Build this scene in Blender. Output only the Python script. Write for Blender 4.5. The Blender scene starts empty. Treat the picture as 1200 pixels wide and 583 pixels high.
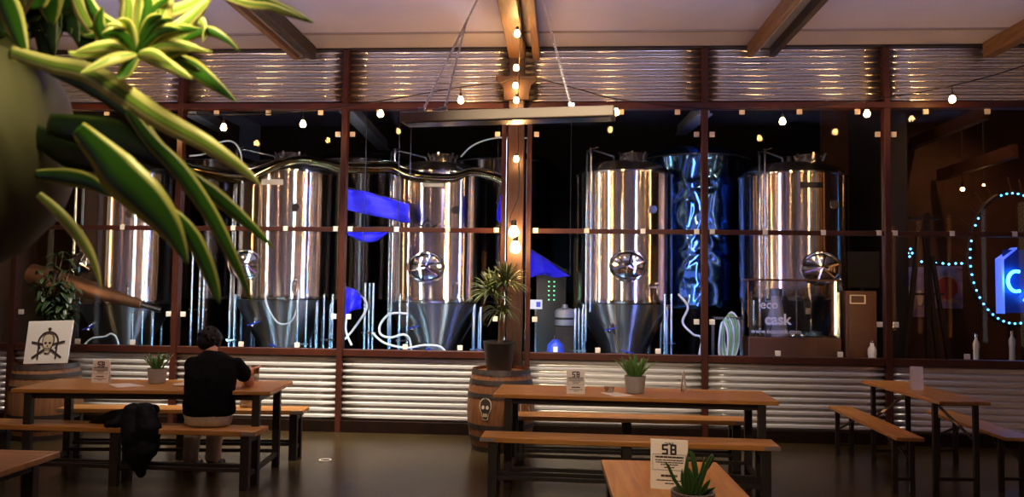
import bpy, bmesh, math, random
from mathutils import Vector, Matrix, Euler
random.seed(11)
PI = math.pi
scene = bpy.context.scene
COL = scene.collection
sin, cos, rad = math.sin, math.cos, math.radians

# ------------------------------------------------------------------ camera
F = 900.0
CAM = Vector((0.0, -8.2, 1.58))
YAW, PITCH, ROLL = math.atan(55/900), math.atan(44/900), rad(0.7)
fwd = Vector((-sin(YAW)*cos(PITCH), cos(YAW)*cos(PITCH), sin(PITCH)))
r0 = Vector((cos(YAW), sin(YAW), 0)); u0 = r0.cross(fwd)
rgt = r0*cos(ROLL) + u0*sin(ROLL); upv = rgt.cross(fwd)
cam_d = bpy.data.cameras.new('camera'); cam = bpy.data.objects.new('camera', cam_d); COL.objects.link(cam)
cam.matrix_world = Matrix(((rgt.x, upv.x, -fwd.x, CAM.x), (rgt.y, upv.y, -fwd.y, CAM.y), (rgt.z, upv.z, -fwd.z, CAM.z), (0, 0, 0, 1)))
cam_d.sensor_width = 36; cam_d.lens = F/1200*36; cam_d.clip_start = 0.02
cam_d.dof.use_dof = True; cam_d.dof.focus_distance = 7.5; cam_d.dof.aperture_fstop = 11
scene.camera = cam

def ray(px, py):
    return (fwd + rgt*((px-600)/F) + upv*((291.5-py)/F))
def wp(px, py, Y=0.0):
    d = ray(px, py); t = (Y-CAM.y)/d.y
    return CAM + d*t
def fp(px, py, Z=0.0):
    d = ray(px, py); t = (Z-CAM.z)/d.z
    return CAM + d*t
def dp(px, py, dist):
    return CAM + ray(px, py)*dist
def V(*a): return Vector(a)

# ------------------------------------------------------------------ materials
def nt(m):
    m.use_nodes = True
    return m.node_tree.nodes, m.node_tree.links, m.node_tree.nodes['Principled BSDF']
def mat(name, col, rough=0.5, metal=0.0, var=0.0, vscale=8.0, bump=0.0, spec=None, coat=0.0, stretch=(1, 1, 1), trans=0.0):
    m = bpy.data.materials.new(name); n, l, p = nt(m)
    p.inputs['Base Color'].default_value = (*col, 1); p.inputs['Roughness'].default_value = rough
    p.inputs['Metallic'].default_value = metal
    if spec is not None: p.inputs['Specular IOR Level'].default_value = spec
    if coat: p.inputs['Coat Weight'].default_value = coat; p.inputs['Coat Roughness'].default_value = 0.15
    if trans: p.inputs['Transmission Weight'].default_value = trans
    if var or bump:
        tc = n.new('ShaderNodeTexCoord'); mp = n.new('ShaderNodeMapping'); mp.inputs['Scale'].default_value = stretch
        nz = n.new('ShaderNodeTexNoise'); nz.inputs['Scale'].default_value = vscale; nz.inputs['Detail'].default_value = 6
        l.new(tc.outputs['Object'], mp.inputs['Vector']); l.new(mp.outputs['Vector'], nz.inputs['Vector'])
        if var:
            rp = n.new('ShaderNodeValToRGB')
            rp.color_ramp.elements[0].position = 0.3; rp.color_ramp.elements[1].position = 0.7
            rp.color_ramp.elements[0].color = (*[c*(1-var) for c in col], 1)
            rp.color_ramp.elements[1].color = (*[min(1, c*(1+var)) for c in col], 1)
            l.new(nz.outputs['Fac'], rp.inputs['Fac']); l.new(rp.outputs['Color'], p.inputs['Base Color'])
        if bump:
            b = n.new('ShaderNodeBump'); b.inputs['Strength'].default_value = bump; b.inputs['Distance'].default_value = 0.01
            l.new(nz.outputs['Fac'], b.inputs['Height']); l.new(b.outputs['Normal'], p.inputs['Normal'])
    return m
def emit(name, col, s, base=(0.8, 0.8, 0.8)):
    m = bpy.data.materials.new(name); n, l, p = nt(m)
    p.inputs['Base Color'].default_value = (*base, 1)
    p.inputs['Emission Color'].default_value = (*col, 1); p.inputs['Emission Strength'].default_value = s
    return m
def glassmat(name, tint=(0.93, 0.95, 0.95), f0=0.045):
    m = bpy.data.materials.new(name); m.use_nodes = True
    n, l = m.node_tree.nodes, m.node_tree.links; n.clear()
    out = n.new('ShaderNodeOutputMaterial'); mx = n.new('ShaderNodeMixShader')
    tr = n.new('ShaderNodeBsdfTransparent'); tr.inputs['Color'].default_value = (*tint, 1)
    gl = n.new('ShaderNodeBsdfGlossy'); gl.inputs['Roughness'].default_value = 0.0
    g = n.new('ShaderNodeNewGeometry'); d = n.new('ShaderNodeVectorMath'); d.operation = 'DOT_PRODUCT'
    l.new(g.outputs['Incoming'], d.inputs[0]); l.new(g.outputs['Normal'], d.inputs[1])
    def mt(op, a, b=None):
        q = n.new('ShaderNodeMath'); q.operation = op
        for i, v in enumerate((a, b)):
            if v is None: continue
            if isinstance(v, (int, float)): q.inputs[i].default_value = v
            else: l.new(v, q.inputs[i])
        return q.outputs[0]
    a = mt('ABSOLUTE', d.outputs['Value']); a = mt('SUBTRACT', 1.0, a); a = mt('POWER', a, 5.0)
    a = mt('MULTIPLY', a, 1-f0); a = mt('ADD', a, f0)
    l.new(a, mx.inputs[0]); l.new(tr.outputs[0], mx.inputs[1]); l.new(gl.outputs[0], mx.inputs[2]); l.new(mx.outputs[0], out.inputs[0])
    return m
def steelmat(name, col, rough, aniso, rot=0.25):
    m = bpy.data.materials.new(name); n, l, p = nt(m)
    p.inputs['Base Color'].default_value = (*col, 1); p.inputs['Metallic'].default_value = 1
    p.inputs['Roughness'].default_value = rough; p.inputs['Anisotropic'].default_value = aniso
    p.inputs['Anisotropic Rotation'].default_value = rot
    t = n.new('ShaderNodeTangent'); t.direction_type = 'RADIAL'; t.axis = 'Z'
    l.new(t.outputs[0], p.inputs['Tangent'])
    tc = n.new('ShaderNodeTexCoord'); mp = n.new('ShaderNodeMapping'); mp.inputs['Scale'].default_value = (1.6, 1.6, 0.10)
    nz = n.new('ShaderNodeTexNoise'); nz.inputs['Scale'].default_value = 3.0; nz.inputs['Detail'].default_value = 1.0
    l.new(tc.outputs['Object'], mp.inputs[0]); l.new(mp.outputs[0], nz.inputs['Vector'])
    b = n.new('ShaderNodeBump'); b.inputs['Strength'].default_value = 0.25; b.inputs['Distance'].default_value = 0.02
    l.new(nz.outputs['Fac'], b.inputs['Height']); l.new(b.outputs['Normal'], p.inputs['Normal'])
    return m
def woodmat(name, c1, c2, rough=0.4, axis=0, scale=9, coat=0.0):
    m = bpy.data.materials.new(name); n, l, p = nt(m)
    tc = n.new('ShaderNodeTexCoord'); mp = n.new('ShaderNodeMapping')
    s = [6.0, 6.0, 6.0]; s[axis] = 0.5; mp.inputs['Scale'].default_value = s
    nz = n.new('ShaderNodeTexNoise'); nz.inputs['Scale'].default_value = scale; nz.inputs['Detail'].default_value = 8; nz.inputs['Distortion'].default_value = 0.6
    rp = n.new('ShaderNodeValToRGB'); rp.color_ramp.elements[0].position = 0.32; rp.color_ramp.elements[1].position = 0.68
    rp.color_ramp.elements[0].color = (*c1, 1); rp.color_ramp.elements[1].color = (*c2, 1)
    l.new(tc.outputs['Object'], mp.inputs[0]); l.new(mp.outputs[0], nz.inputs['Vector']); l.new(nz.outputs['Fac'], rp.inputs[0])
    l.new(rp.outputs[0], p.inputs['Base Color']); p.inputs['Roughness'].default_value = rough
    b = n.new('ShaderNodeBump'); b.inputs['Strength'].default_value = 0.15; b.inputs['Distance'].default_value = 0.004
    l.new(nz.outputs['Fac'], b.inputs['Height']); l.new(b.outputs['Normal'], p.inputs['Normal'])
    if coat: p.inputs['Coat Weight'].default_value = coat
    return m
def leafmat(name, mid, edge, w=0.27, rough=0.4, sub=0.25):
    m = bpy.data.materials.new(name); n, l, p = nt(m)
    uv = n.new('ShaderNodeUVMap'); uv.uv_map = 'UVMap'; sx = n.new('ShaderNodeSeparateXYZ'); l.new(uv.outputs[0], sx.inputs[0])
    nz = n.new('ShaderNodeTexNoise'); nz.inputs['Scale'].default_value = 1.0
    mp = n.new('ShaderNodeMapping'); mp.inputs['Scale'].default_value = (18, 1.5, 1); l.new(uv.outputs[0], mp.inputs[0]); l.new(mp.outputs[0], nz.inputs['Vector'])
    a = n.new('ShaderNodeMath'); a.operation = 'SUBTRACT'; a.inputs[1].default_value = 0.5; l.new(sx.outputs[0], a.inputs[0])
    b = n.new('ShaderNodeMath'); b.operation = 'ABSOLUTE'; l.new(a.outputs[0], b.inputs[0])
    c = n.new('ShaderNodeMath'); c.operation = 'MULTIPLY_ADD'; c.inputs[1].default_value = 0.16; c.inputs[2].default_value = -0.08
    l.new(nz.outputs['Fac'], c.inputs[0])
    d = n.new('ShaderNodeMath'); d.operation = 'ADD'; l.new(b.outputs[0], d.inputs[0]); l.new(c.outputs[0], d.inputs[1])
    rp = n.new('ShaderNodeValToRGB'); e = rp.color_ramp.elements
    e[0].position = w; e[0].color = (*mid, 1); e[1].position = w+0.07; e[1].color = (*edge, 1)
    q = rp.color_ramp.elements.new(0.02); q.color = (*[min(1, v*1.5) for v in mid], 1)
    l.new(d.outputs[0], rp.inputs[0]); l.new(rp.outputs[0], p.inputs['Base Color']); p.inputs['Roughness'].default_value = rough
    # some light passes through the blade
    out = n['Material Output']; tl = n.new('ShaderNodeBsdfTranslucent'); l.new(rp.outputs[0], tl.inputs[0])
    mx = n.new('ShaderNodeMixShader'); mx.inputs[0].default_value = sub
    l.new(p.outputs[0], mx.inputs[1]); l.new(tl.outputs[0], mx.inputs[2]); l.new(mx.outputs[0], out.inputs[0])
    return m

M = {}
M['frame'] = mat('frame_redbrown', (0.052, 0.010, 0.0035), 0.45, 0, 0.25, 5)
M['plinth'] = mat('plinth_dark', (0.010, 0.004, 0.002), 0.6, 0, 0.3, 6, spec=.1)
M['corr'] = mat('galvanised_sheet', (0.80, 0.78, 0.74), 0.27, 0.40)
M['corrup'] = mat('galvanised_sheet_bright', (0.88, 0.86, 0.82), 0.27, 1.0)
M['ceil'] = mat('ceiling_sheet', (0.50, 0.49, 0.60), 0.8, 0, 0.07, 1.2)
M['ceiltrim'] = mat('ceiling_batten', (0.30, 0.26, 0.25), 0.7)
M['beam'] = woodmat('timber_post', (0.030, 0.012, 0.005), (0.060, 0.026, 0.011), 0.5, 2, 6)
M['rafter'] = woodmat('timber_rafter', (0.13, 0.065, 0.027), (0.22, 0.12, 0.052), 0.5, 1, 6)
M['darksteel'] = mat('dark_steel', (0.035, 0.026, 0.022), 0.5, 0.3, 0.2, 5)
M['greysteel'] = mat('grey_steel', (0.30, 0.32, 0.36), 0.45, 0.4, 0.1, 4)
M['floor'] = mat('floor_concrete', (0.036, 0.024, 0.010), 0.26, 0, 0.35, 1.6, 0.04)
M['dark'] = mat('dark_wall', (0.02, 0.017, 0.016), 0.8)
M['hall'] = mat('hall_wall', (0.10, 0.05, 0.025), 0.8, 0, 0.2, 1)
M['brown'] = mat('brown_wall', (0.075, 0.028, 0.011), 0.7, 0, 0.35, 2)
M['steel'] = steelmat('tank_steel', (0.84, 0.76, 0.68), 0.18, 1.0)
M['steelrear'] = steelmat('rear_tank_steel_dimmed', (0.10, 0.10, 0.11), 0.22, 1.0)  # tank steel darkened so the rear row looks dim
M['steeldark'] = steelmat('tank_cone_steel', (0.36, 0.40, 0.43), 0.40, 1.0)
M['wavy'] = mat('reflection_sheet_gold', (0.42, 0.34, 0.17), 0.08, 1.0, 0.2, 3)
M['steelbluelight'] = mat('steel_with_blue_reflection', (0.08, 0.22, 0.60), 0.10, 1.0, 0.1, 1.6, 1.0)  # blue reflected light put into the steel colour
for q_ in M['steelbluelight'].node_tree.nodes:
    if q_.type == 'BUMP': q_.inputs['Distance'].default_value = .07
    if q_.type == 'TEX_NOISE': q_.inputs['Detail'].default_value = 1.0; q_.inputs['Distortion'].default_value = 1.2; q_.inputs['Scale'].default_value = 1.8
M['tumbler'] = glassmat('tumbler_glass', (0.80, 0.79, 0.76), 0.22)
M['chrome'] = mat('polished_steel', (0.75, 0.76, 0.78), 0.12, 1.0)
M['pipe'] = mat('pipe_steel_cyan_light', (0.62, 0.80, 0.92), 0.22, 1.0)  # cyan of the LED light put into the steel colour
M['glass'] = glassmat('window_glass', (0.96, 0.97, 0.97), 0.008)
M['clearglass'] = glassmat('clear_glass', (0.94, 0.95, 0.95), 0.13)
M['clip'] = mat('glass_clip', (0.90, 0.86, 0.78), 0.5)
M['table'] = woodmat('orange_table_wood', (0.36, 0.145, 0.028), (0.52, 0.24, 0.052), 0.38, 0, 5)
M['tabley'] = woodmat('orange_table_wood_lengthwise', (0.36, 0.145, 0.028), (0.52, 0.24, 0.052), 0.38, 1, 5)
M['leg'] = mat('dark_leg', (0.016, 0.010, 0.007), 0.5, 0, 0.3, 12)
M['bracket'] = mat('end_bracket', (0.55, 0.5, 0.45), 0.35, 0.9)
M['bulb'] = emit('warm_bulb', (1.0, 0.50, 0.17), 170)
M['warmlamp'] = emit('warm_pendant', (1.0, .50, .18), 20)
M['socket'] = mat('black_socket', (0.012, 0.011, 0.010), 0.5)
M['cord'] = mat('black_cord', (0.015, 0.012, 0.010), 0.6)
M['led'] = emit('cool_tube', (0.40, 0.76, 1.0), 70)
M['ledfloor'] = emit('cool_batten', (0.30, 0.62, 1.0), 7)
M['warmtube'] = emit('warm_tube', (1.0, 0.60, 0.28), 9)
M['warmstrip'] = emit('warm_strip', (1.0, .68, .36), 1.8)
M['orangestrip'] = emit('orange_strip', (1.0, .34, .09), 2.2)
M['whitestrip'] = emit('white_strip', (.85, .92, 1.0), 1.8)
M['violetstrip'] = emit('violet_strip', (.22, .12, 1.0), 2.5)
M['orangetube'] = emit('added_orange_tube', (1.0, .36, .09), 36)
M['goldtube'] = emit('added_gold_tube', (1.0, .62, .28), 36)
M['bluetube'] = emit('added_blue_tube', (.08, .30, 1.0), 120)
M['coolpanel'] = emit('lilac_panel', (0.70, 0.66, 1.0), 2.0)
M['purple'] = emit('added_violet_tube', (0.22, 0.06, 1.0), 9)
M['bluedot'] = emit('blue_led', (0.06, 0.42, 1.0), 8)
M['cyandot'] = emit('cyan_led', (0.10, 0.55, 1.0), 6)
M['neon'] = emit('blue_neon', (0.04, 0.45, 1.0), 9)
M['edgeglow'] = emit('added_blue_edge_glow', (0.01, 0.12, 1.0), 1.1)
M['green_led'] = emit('green_led', (0.1, 0.9, 0.3), 2.5)
M['banner'] = mat('blue_banner', (0.025, 0.02, 0.85), 0.6)
M['heater'] = mat('cream_casing', (0.62, 0.52, 0.42), 0.45)
M['lens'] = mat('dark_lens', (0.09, 0.10, 0.11), 0.2)
M['chain'] = mat('zinc_chain', (0.62, 0.58, 0.52), 0.35, 1.0)
M['barrel'] = woodmat('barrel_oak', (0.13, 0.047, 0.015), (0.24, 0.095, 0.03), 0.45, 2, 7)
M['barrel_pale'] = woodmat('barrel_oak_pale', (0.19, 0.085, 0.032), (0.30, 0.145, 0.057), 0.5, 2, 7)
M['hoop'] = mat('hoop_iron', (0.07, 0.055, 0.045), 0.5, 0.7, 0.3, 10)
M['cream'] = mat('cream_paint', (0.70, 0.58, 0.40), 0.6)
M['paper'] = mat('white_card', (0.88, 0.82, 0.73), 0.6)
M['ink'] = mat('black_ink', (0.015, 0.012, 0.012), 0.6)
M['inkbrown'] = mat('dark_print', (0.035, 0.022, 0.016), 0.6)
M['pot_grey'] = mat('grey_pot', (0.32, 0.29, 0.25), 0.7, 0, 0.1, 14)
M['pot_dark'] = mat('dark_pot', (0.03, 0.024, 0.02), 0.5)
M['soil'] = mat('soil', (0.03, 0.018, 0.01), 0.9, 0, 0.4, 40, 0.4)
M['olive_pot'] = mat('olive_hanging_pot', (0.105, 0.10, 0.045), 0.55)
M['succulent'] = leafmat('succulent_leaf', (0.06, 0.16, 0.03), (0.12, 0.26, 0.06), 0.3, 0.4, 0.1)
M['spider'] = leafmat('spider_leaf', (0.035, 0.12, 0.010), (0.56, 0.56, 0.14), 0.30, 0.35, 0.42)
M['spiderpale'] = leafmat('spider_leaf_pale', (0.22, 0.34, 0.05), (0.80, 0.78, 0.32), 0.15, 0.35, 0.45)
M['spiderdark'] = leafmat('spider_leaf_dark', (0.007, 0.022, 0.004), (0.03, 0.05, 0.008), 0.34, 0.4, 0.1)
M['dracaena'] = leafmat('dracaena_leaf', (0.07, 0.11, 0.025), (0.28, 0.28, 0.10), 0.32, 0.3, 0.1)
M['ivy'] = leafmat('broad_leaf', (0.014, 0.035, 0.009), (0.03, 0.06, 0.014), 0.4, 0.35, 0.1)
M['stem'] = mat('stem', (0.14, 0.08, 0.035), 0.7, 0, 0.3, 20)
M['skin'] = mat('skin', (0.62, 0.30, 0.17), 0.5)
M['shirt'] = mat('black_cotton', (0.004, 0.0036, 0.0036), 0.9, 0, 0.2, 40, spec=.08)
M['khaki'] = mat('khaki_cotton', (0.52, 0.44, 0.32), 0.85, 0, 0.15, 30)
M['hair'] = mat('black_hair', (0.004, 0.003, 0.003), 0.6, 0, 0.3, 60, 0.4, spec=.2)
M['shoe'] = mat('black_shoe', (0.012, 0.010, 0.010), 0.5)
M['jacket'] = mat('black_jacket', (0.004, 0.004, 0.004), 0.7, 0, 0.3, 20, 0.3, spec=.15)
M['canvas'] = mat('beige_canvas', (0.36, 0.27, 0.16), 0.85, 0, 0.2, 20)
M['beer'] = mat('pale_drink', (0.65, 0.30, 0.05), 0.2)
M['hose_green'] = mat('green_hose', (0.22, 0.45, 0.20), 0.5)
M['hose_white'] = mat('white_hose', (0.60, 0.66, 0.70), 0.4)
M['bluevalve'] = mat('blue_plastic', (0.02, 0.06, 0.60), 0.4)
M['whiteplastic'] = mat('white_plastic', (0.65, 0.68, 0.72), 0.4)
M['cabinet'] = mat('brown_cabinet', (0.085, 0.030, 0.012), 0.5, 0, 0.2, 4)
M['black'] = mat('black_panel', (0.012, 0.011, 0.012), 0.35)
M['copper'] = mat('copper_chute', (0.22, 0.11, 0.06), 0.4, 0.6, 0.3, 4)
M['lilac'] = mat('lilac_poster', (0.30, 0.22, 0.36), 0.6, 0, 0.4, 7)
M['redink'] = mat('red_print', (0.42, 0.05, 0.03), 0.6)
M['tanprint'] = mat('tan_print', (0.50, 0.30, 0.18), 0.6)
M['bluepaint'] = mat('blue_panel', (0.01, 0.06, 0.42), 0.5)

# ------------------------------------------------------------------ mesh building
class MB:
    def __init__(s): s.v = []; s.f = []; s.uv = {}
    def box(s, c, d, rot=None):
        c = Vector(c); R = Euler(rot).to_matrix() if rot is not None else Matrix.Identity(3); b = len(s.v)
        for x in (-.5, .5):
            for y in (-.5, .5):
                for z in (-.5, .5): s.v.append(c + R @ Vector((x*d[0], y*d[1], z*d[2])))
        for q in ((0, 1, 3, 2), (4, 6, 7, 5), (0, 4, 5, 1), (2, 3, 7, 6), (0, 2, 6, 4), (1, 5, 7, 3)): s.f.append([b+i for i in q])
        return s
    def bar(s, a, b, w, h, up=(0, 0, 1)):
        a = Vector(a); b = Vector(b); d = (b-a); L = d.length; d.normalize(); up = Vector(up)
        if abs(d.dot(up)) > .99: up = Vector((0, 1, 0))
        x = d.cross(up).normalized(); u = x.cross(d); k = len(s.v)
        for t in (a, b):
            for i, j in ((-1, -1), (1, -1), (1, 1), (-1, 1)): s.v.append(t + x*i*w/2 + u*j*h/2)
        s.f += [[k, k+1, k+2, k+3][::-1], [k+4, k+5, k+6, k+7]]
        for i in range(4): s.f.append([k+i, k+(i+1) % 4, k+4+(i+1) % 4, k+4+i])
        return s
    def tube(s, pts, r, n=10, cap=True, closed=False):
        pts = [Vector(p) for p in pts]; N = len(pts); rs = r if isinstance(r, (list, tuple)) else [r]*N
        k = len(s.v); ref = None
        for i, p in enumerate(pts):
            if closed: t = pts[(i+1) % N]-pts[i-1]
            else: t = pts[min(i+1, N-1)]-pts[max(i-1, 0)]
            t.normalize()
            if ref is None:
                ref = Vector((0, 0, 1)) if abs(t.z) < .9 else Vector((1, 0, 0))
            x = t.cross(ref)
            if x.length < 1e-4: x = t.cross(Vector((0.3, 1, 0.2)))
            x.normalize(); y = t.cross(x).normalized(); ref = x.cross(t)
            for j in range(n):
                a = 2*PI*j/n; s.v.append(p + (x*cos(a)+y*sin(a))*rs[i])
        m = N if closed else N-1
        for i in range(m):
            for j in range(n):
                a = k+i*n; b = k+((i+1) % N)*n
                s.f.append([a+j, b+j, b+(j+1) % n, a+(j+1) % n])
        if cap and not closed:
            s.f.append([k+j for j in range(n)]); s.f.append([k+(N-1)*n+j for j in range(n)][::-1])
        return s
    def lathe(s, prof, n=32, c=(0, 0, 0), R=None, capa=True, capb=True, sx=1, sy=1):
        c = Vector(c); k = len(s.v); R = R or Matrix.Identity(3)
        for r, z in prof:
            for j in range(n):
                a = 2*PI*j/n; s.v.append(c + R @ Vector((r*cos(a)*sx, r*sin(a)*sy, z)))
        for i in range(len(prof)-1):
            for j in range(n):
                a = k+i*n; b = a+n; s.f.append([a+j, a+(j+1) % n, b+(j+1) % n, b+j])
        if capa: s.f.append([k+j for j in range(n)][::-1])
        if capb: s.f.append([k+(len(prof)-1)*n+j for j in range(n)])
        return s
    def ball(s, c, r, n=14, m=9, R=None):
        if not isinstance(r, (list, tuple)): r = (r, r, r)
        c = Vector(c); k = len(s.v); R = R or Matrix.Identity(3)
        for i in range(1, m):
            t = PI*i/m
            for j in range(n):
                a = 2*PI*j/n; s.v.append(c + R @ Vector((r[0]*sin(t)*cos(a), r[1]*sin(t)*sin(a), r[2]*cos(t))))
        s.v.append(c + R @ Vector((0, 0, r[2]))); s.v.append(c + R @ Vector((0, 0, -r[2]))); A = len(s.v)-2; B = A+1
        for i in range(m-2):
            for j in range(n): s.f.append([k+i*n+j, k+(i+1)*n+j, k+(i+1)*n+(j+1) % n, k+i*n+(j+1) % n])
        for j in range(n):
            s.f.append([A, k+j, k+(j+1) % n]); q = k+(m-2)*n; s.f.append([B, q+(j+1) % n, q+j])
        return s
    def prism(s, pts, o, ux, uy, un, th):
        """outline pts (2D) in the plane o + ux*a + uy*b, thickness th along un"""
        o = Vector(o); ux = Vector(ux); uy = Vector(uy); un = Vector(un); k = len(s.v); n = len(pts)
        for t in (0, th):
            for a, b in pts: s.v.append(o + ux*a + uy*b + un*t)
        s.f.append([k+i for i in range(n)][::-1]); s.f.append([k+n+i for i in range(n)])
        for i in range(n): s.f.append([k+i, k+(i+1) % n, k+n+(i+1) % n, k+n+i])
        return s
    def ribbon(s, pts, r1, r2, o, ux, uy, un, th):
        """arc band in the plane: list of angles pts, radii r1..r2"""
        o = Vector(o); ux = Vector(ux); uy = Vector(uy); un = Vector(un)
        for a0, a1 in zip(pts[:-1], pts[1:]):
            s.prism([(r1*cos(a0), r1*sin(a0)), (r2*cos(a0), r2*sin(a0)), (r2*cos(a1), r2*sin(a1)), (r1*cos(a1), r1*sin(a1))], o, ux, uy, un, th)
        return s
    def blade(s, pts, w, side=None, fold=0.25, seg=6, taper=None, bw=0.5):
        """leaf blade along pts with full width w, side = approximate across direction"""
        P = spline(pts, seg); N = len(P); k = len(s.v)
        cols = (-1, -.5, 0, .5, 1)
        for i, p in enumerate(P):
            t = (P[min(i+1, N-1)]-P[max(i-1, 0)]).normalized(); u = i/(N-1)
            sd = Vector(side) if side is not None else t.cross(Vector((0, 0, 1)))
            sd = sd - t*sd.dot(t)
            if sd.length < 1e-4: sd = Vector((1, 0, 0))
            sd.normalize(); nn = sd.cross(t)
            ww = taper(u) if taper else min(1.0, bw+(1-bw)*u/0.35)*(1-max(0, (u-.45)/.55)**1.8)
            ww = max(ww, 0.02)*w/2
            for c in cols:
                s.v.append(p + sd*c*ww + nn*abs(c)*fold*ww)
        for i in range(N-1):
            for j in range(4):
                a = k+i*5+j; f = [a, a+1, a+6, a+5]; s.uv[len(s.f)] = [(j/4, i/(N-1)), ((j+1)/4, i/(N-1)), ((j+1)/4, (i+1)/(N-1)), (j/4, (i+1)/(N-1))]; s.f.append(f)
        return s
    def build(s, name, m, parent=None, bevel=0, smooth=True, label=None, ang=38, sub=0, remesh=0, smoothit=0, solid=0):
        me = bpy.data.meshes.new(name); me.from_pydata([tuple(v) for v in s.v], [], s.f)
        if s.uv:
            ul = me.uv_layers.new(name='UVMap')
            for p in me.polygons:
                q = s.uv.get(p.index)
                if q:
                    for li, c in zip(p.loop_indices, q): ul.data[li].uv = c
        me.materials.append(m)
        bm = bmesh.new(); bm.from_mesh(me); bmesh.ops.recalc_face_normals(bm, faces=bm.faces); bm.to_mesh(me); bm.free()
        if smooth:
            for p in me.polygons: p.use_smooth = True
            me.set_sharp_from_angle(angle=rad(ang))
        o = bpy.data.objects.new(name, me); COL.objects.link(o)
        if remesh:
            r = o.modifiers.new('join', 'REMESH'); r.mode = 'VOXEL'; r.voxel_size = remesh; r.use_smooth_shade = True
        if smoothit:
            q = o.modifiers.new('soften', 'SMOOTH'); q.iterations = smoothit; q.factor = 0.5
        if solid:
            q = o.modifiers.new('thickness', 'SOLIDIFY'); q.thickness = solid
        if bevel:
            b = o.modifiers.new('edge', 'BEVEL'); b.width = bevel; b.segments = 2; b.limit_method = 'ANGLE'; b.angle_limit = rad(40)
        if sub:
            q = o.modifiers.new('round', 'SUBSURF'); q.levels = sub; q.render_levels = sub
        if parent is not None:
            o.parent = parent
            if parent.type == 'EMPTY' or True:
                o.matrix_parent_inverse = Matrix.Identity(4)
        if label: o['label'] = label
        return o
def spline(pts, seg=6):
    P = [Vector(p) for p in pts]
    if len(P) < 3: return [P[0].lerp(P[-1], i/seg) for i in range(seg+1)]
    out = []
    for i in range(len(P)-1):
        a = P[max(i-1, 0)]; b = P[i]; c = P[i+1]; d = P[min(i+2, len(P)-1)]
        for j in range(seg):
            t = j/seg
            out.append(0.5*((2*b)+(-a+c)*t+(2*a-5*b+4*c-d)*t*t+(-a+3*b-3*c+d)*t**3))
    out.append(P[-1]); return out
def tag(o, label, cat, group=None, kind=None):
    o['label'] = label; o['category'] = cat
    if group: o['group'] = group
    if kind: o['kind'] = kind
    return o
def thing(name, label, cat, loc=(0, 0, 0), rz=0, group=None):
    o = bpy.data.objects.new(name, None); COL.objects.link(o); o.location = loc; o.rotation_euler = (0, 0, rz); o.empty_display_size = 0.1
    return tag(o, label, cat, group)
def struct(name, mb, m, bevel=0, label=None, **k):
    o = mb.build(name, m, None, bevel, **k); o['kind'] = 'structure'
    if label: o['label'] = label; 
    return o
_fonts = {}
def text_part(name, body, size, o, ux, uy, un, m, parent, depth=0.0006, align='CENTER', bold=0.0):
    """flat lettering mesh on the plane o, ux, uy"""
    cu = bpy.data.curves.new(name, 'FONT'); cu.body = body; cu.size = size; cu.align_x = align; cu.align_y = 'CENTER'; cu.extrude = depth; cu.offset = bold
    t = bpy.data.objects.new(name+'_src', cu); COL.objects.link(t)
    dg = bpy.context.evaluated_depsgraph_get(); dg.update()
    me = bpy.data.meshes.new_from_object(t.evaluated_get(dg)); bpy.data.objects.remove(t); bpy.data.curves.remove(cu)
    o = Vector(o); ux = Vector(ux); uy = Vector(uy); un = Vector(un)
    for v in me.vertices:
        c = v.co.copy(); v.co = o + ux*c.x + uy*c.y + un*c.z
    me.materials.clear(); me.materials.append(m)
    ob = bpy.data.objects.new(name, me); COL.objects.link(ob); ob.parent = parent
    return ob

X = Vector((1, 0, 0)); Yv = Vector((0, 1, 0)); Z = Vector((0, 0, 1))
#@@SECTIONS
# ------------------------------------------------------------------ the setting
ZC = wp(605, 57).z                 # ceiling height
ZB1, ZB0 = wp(605, 122).z, wp(605, 129).z      # top beam
ZR1, ZR0 = wp(605, 268).z, wp(605, 273.5).z    # mid rail
ZS1, ZS0 = wp(605, 413).z, wp(605, 421).z      # sill
ZP = wp(605, 497).z                # top of plinth
PX = [wp(23, 250).x, wp(211, 250).x, wp(403, 250).x, wp(605, 250).x, wp(825, 250).x, wp(1038, 250).x]
PX = [PX[0]-1.75] + PX + [PX[-1]+1.95, PX[-1]+3.9]
XL, XR = -7.4, 8.4
struct('floor', MB().box((0.5, -3, -0.05), (15.5, 24, 0.1)), M['floor'])
struct('ceiling', MB().box((0.5, -7.4, ZC+0.05), (15.5, 15.0, 0.1)), M['ceil'])
struct('wall_left', MB().box((XL-0.1, -3, 2.6), (0.2, 24, 5.2)), M['hall'])
struct('wall_right', MB().box((XR+0.1, -3, 2.6), (0.2, 24, 5.2)), M['hall'])
struct('wall_back', MB().box((0.5, -14.6, 2.6), (14.4, 0.2, 5.2)), M['hall'])
struct('wall_brewery', MB().box((0.5, 8.6, 2.6), (14.4, 0.2, 5.2)), M['dark'])
struct('ceiling_brewery', MB().box((0.5, 4.4, 5.15), (14.4, 8.6, 0.1)), M['dark'])
struct('wall_header', MB().box((0.5, 0.03, (ZC+5.2)/2), (14.2, 0.05, 5.2-ZC)), M['dark'])

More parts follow.
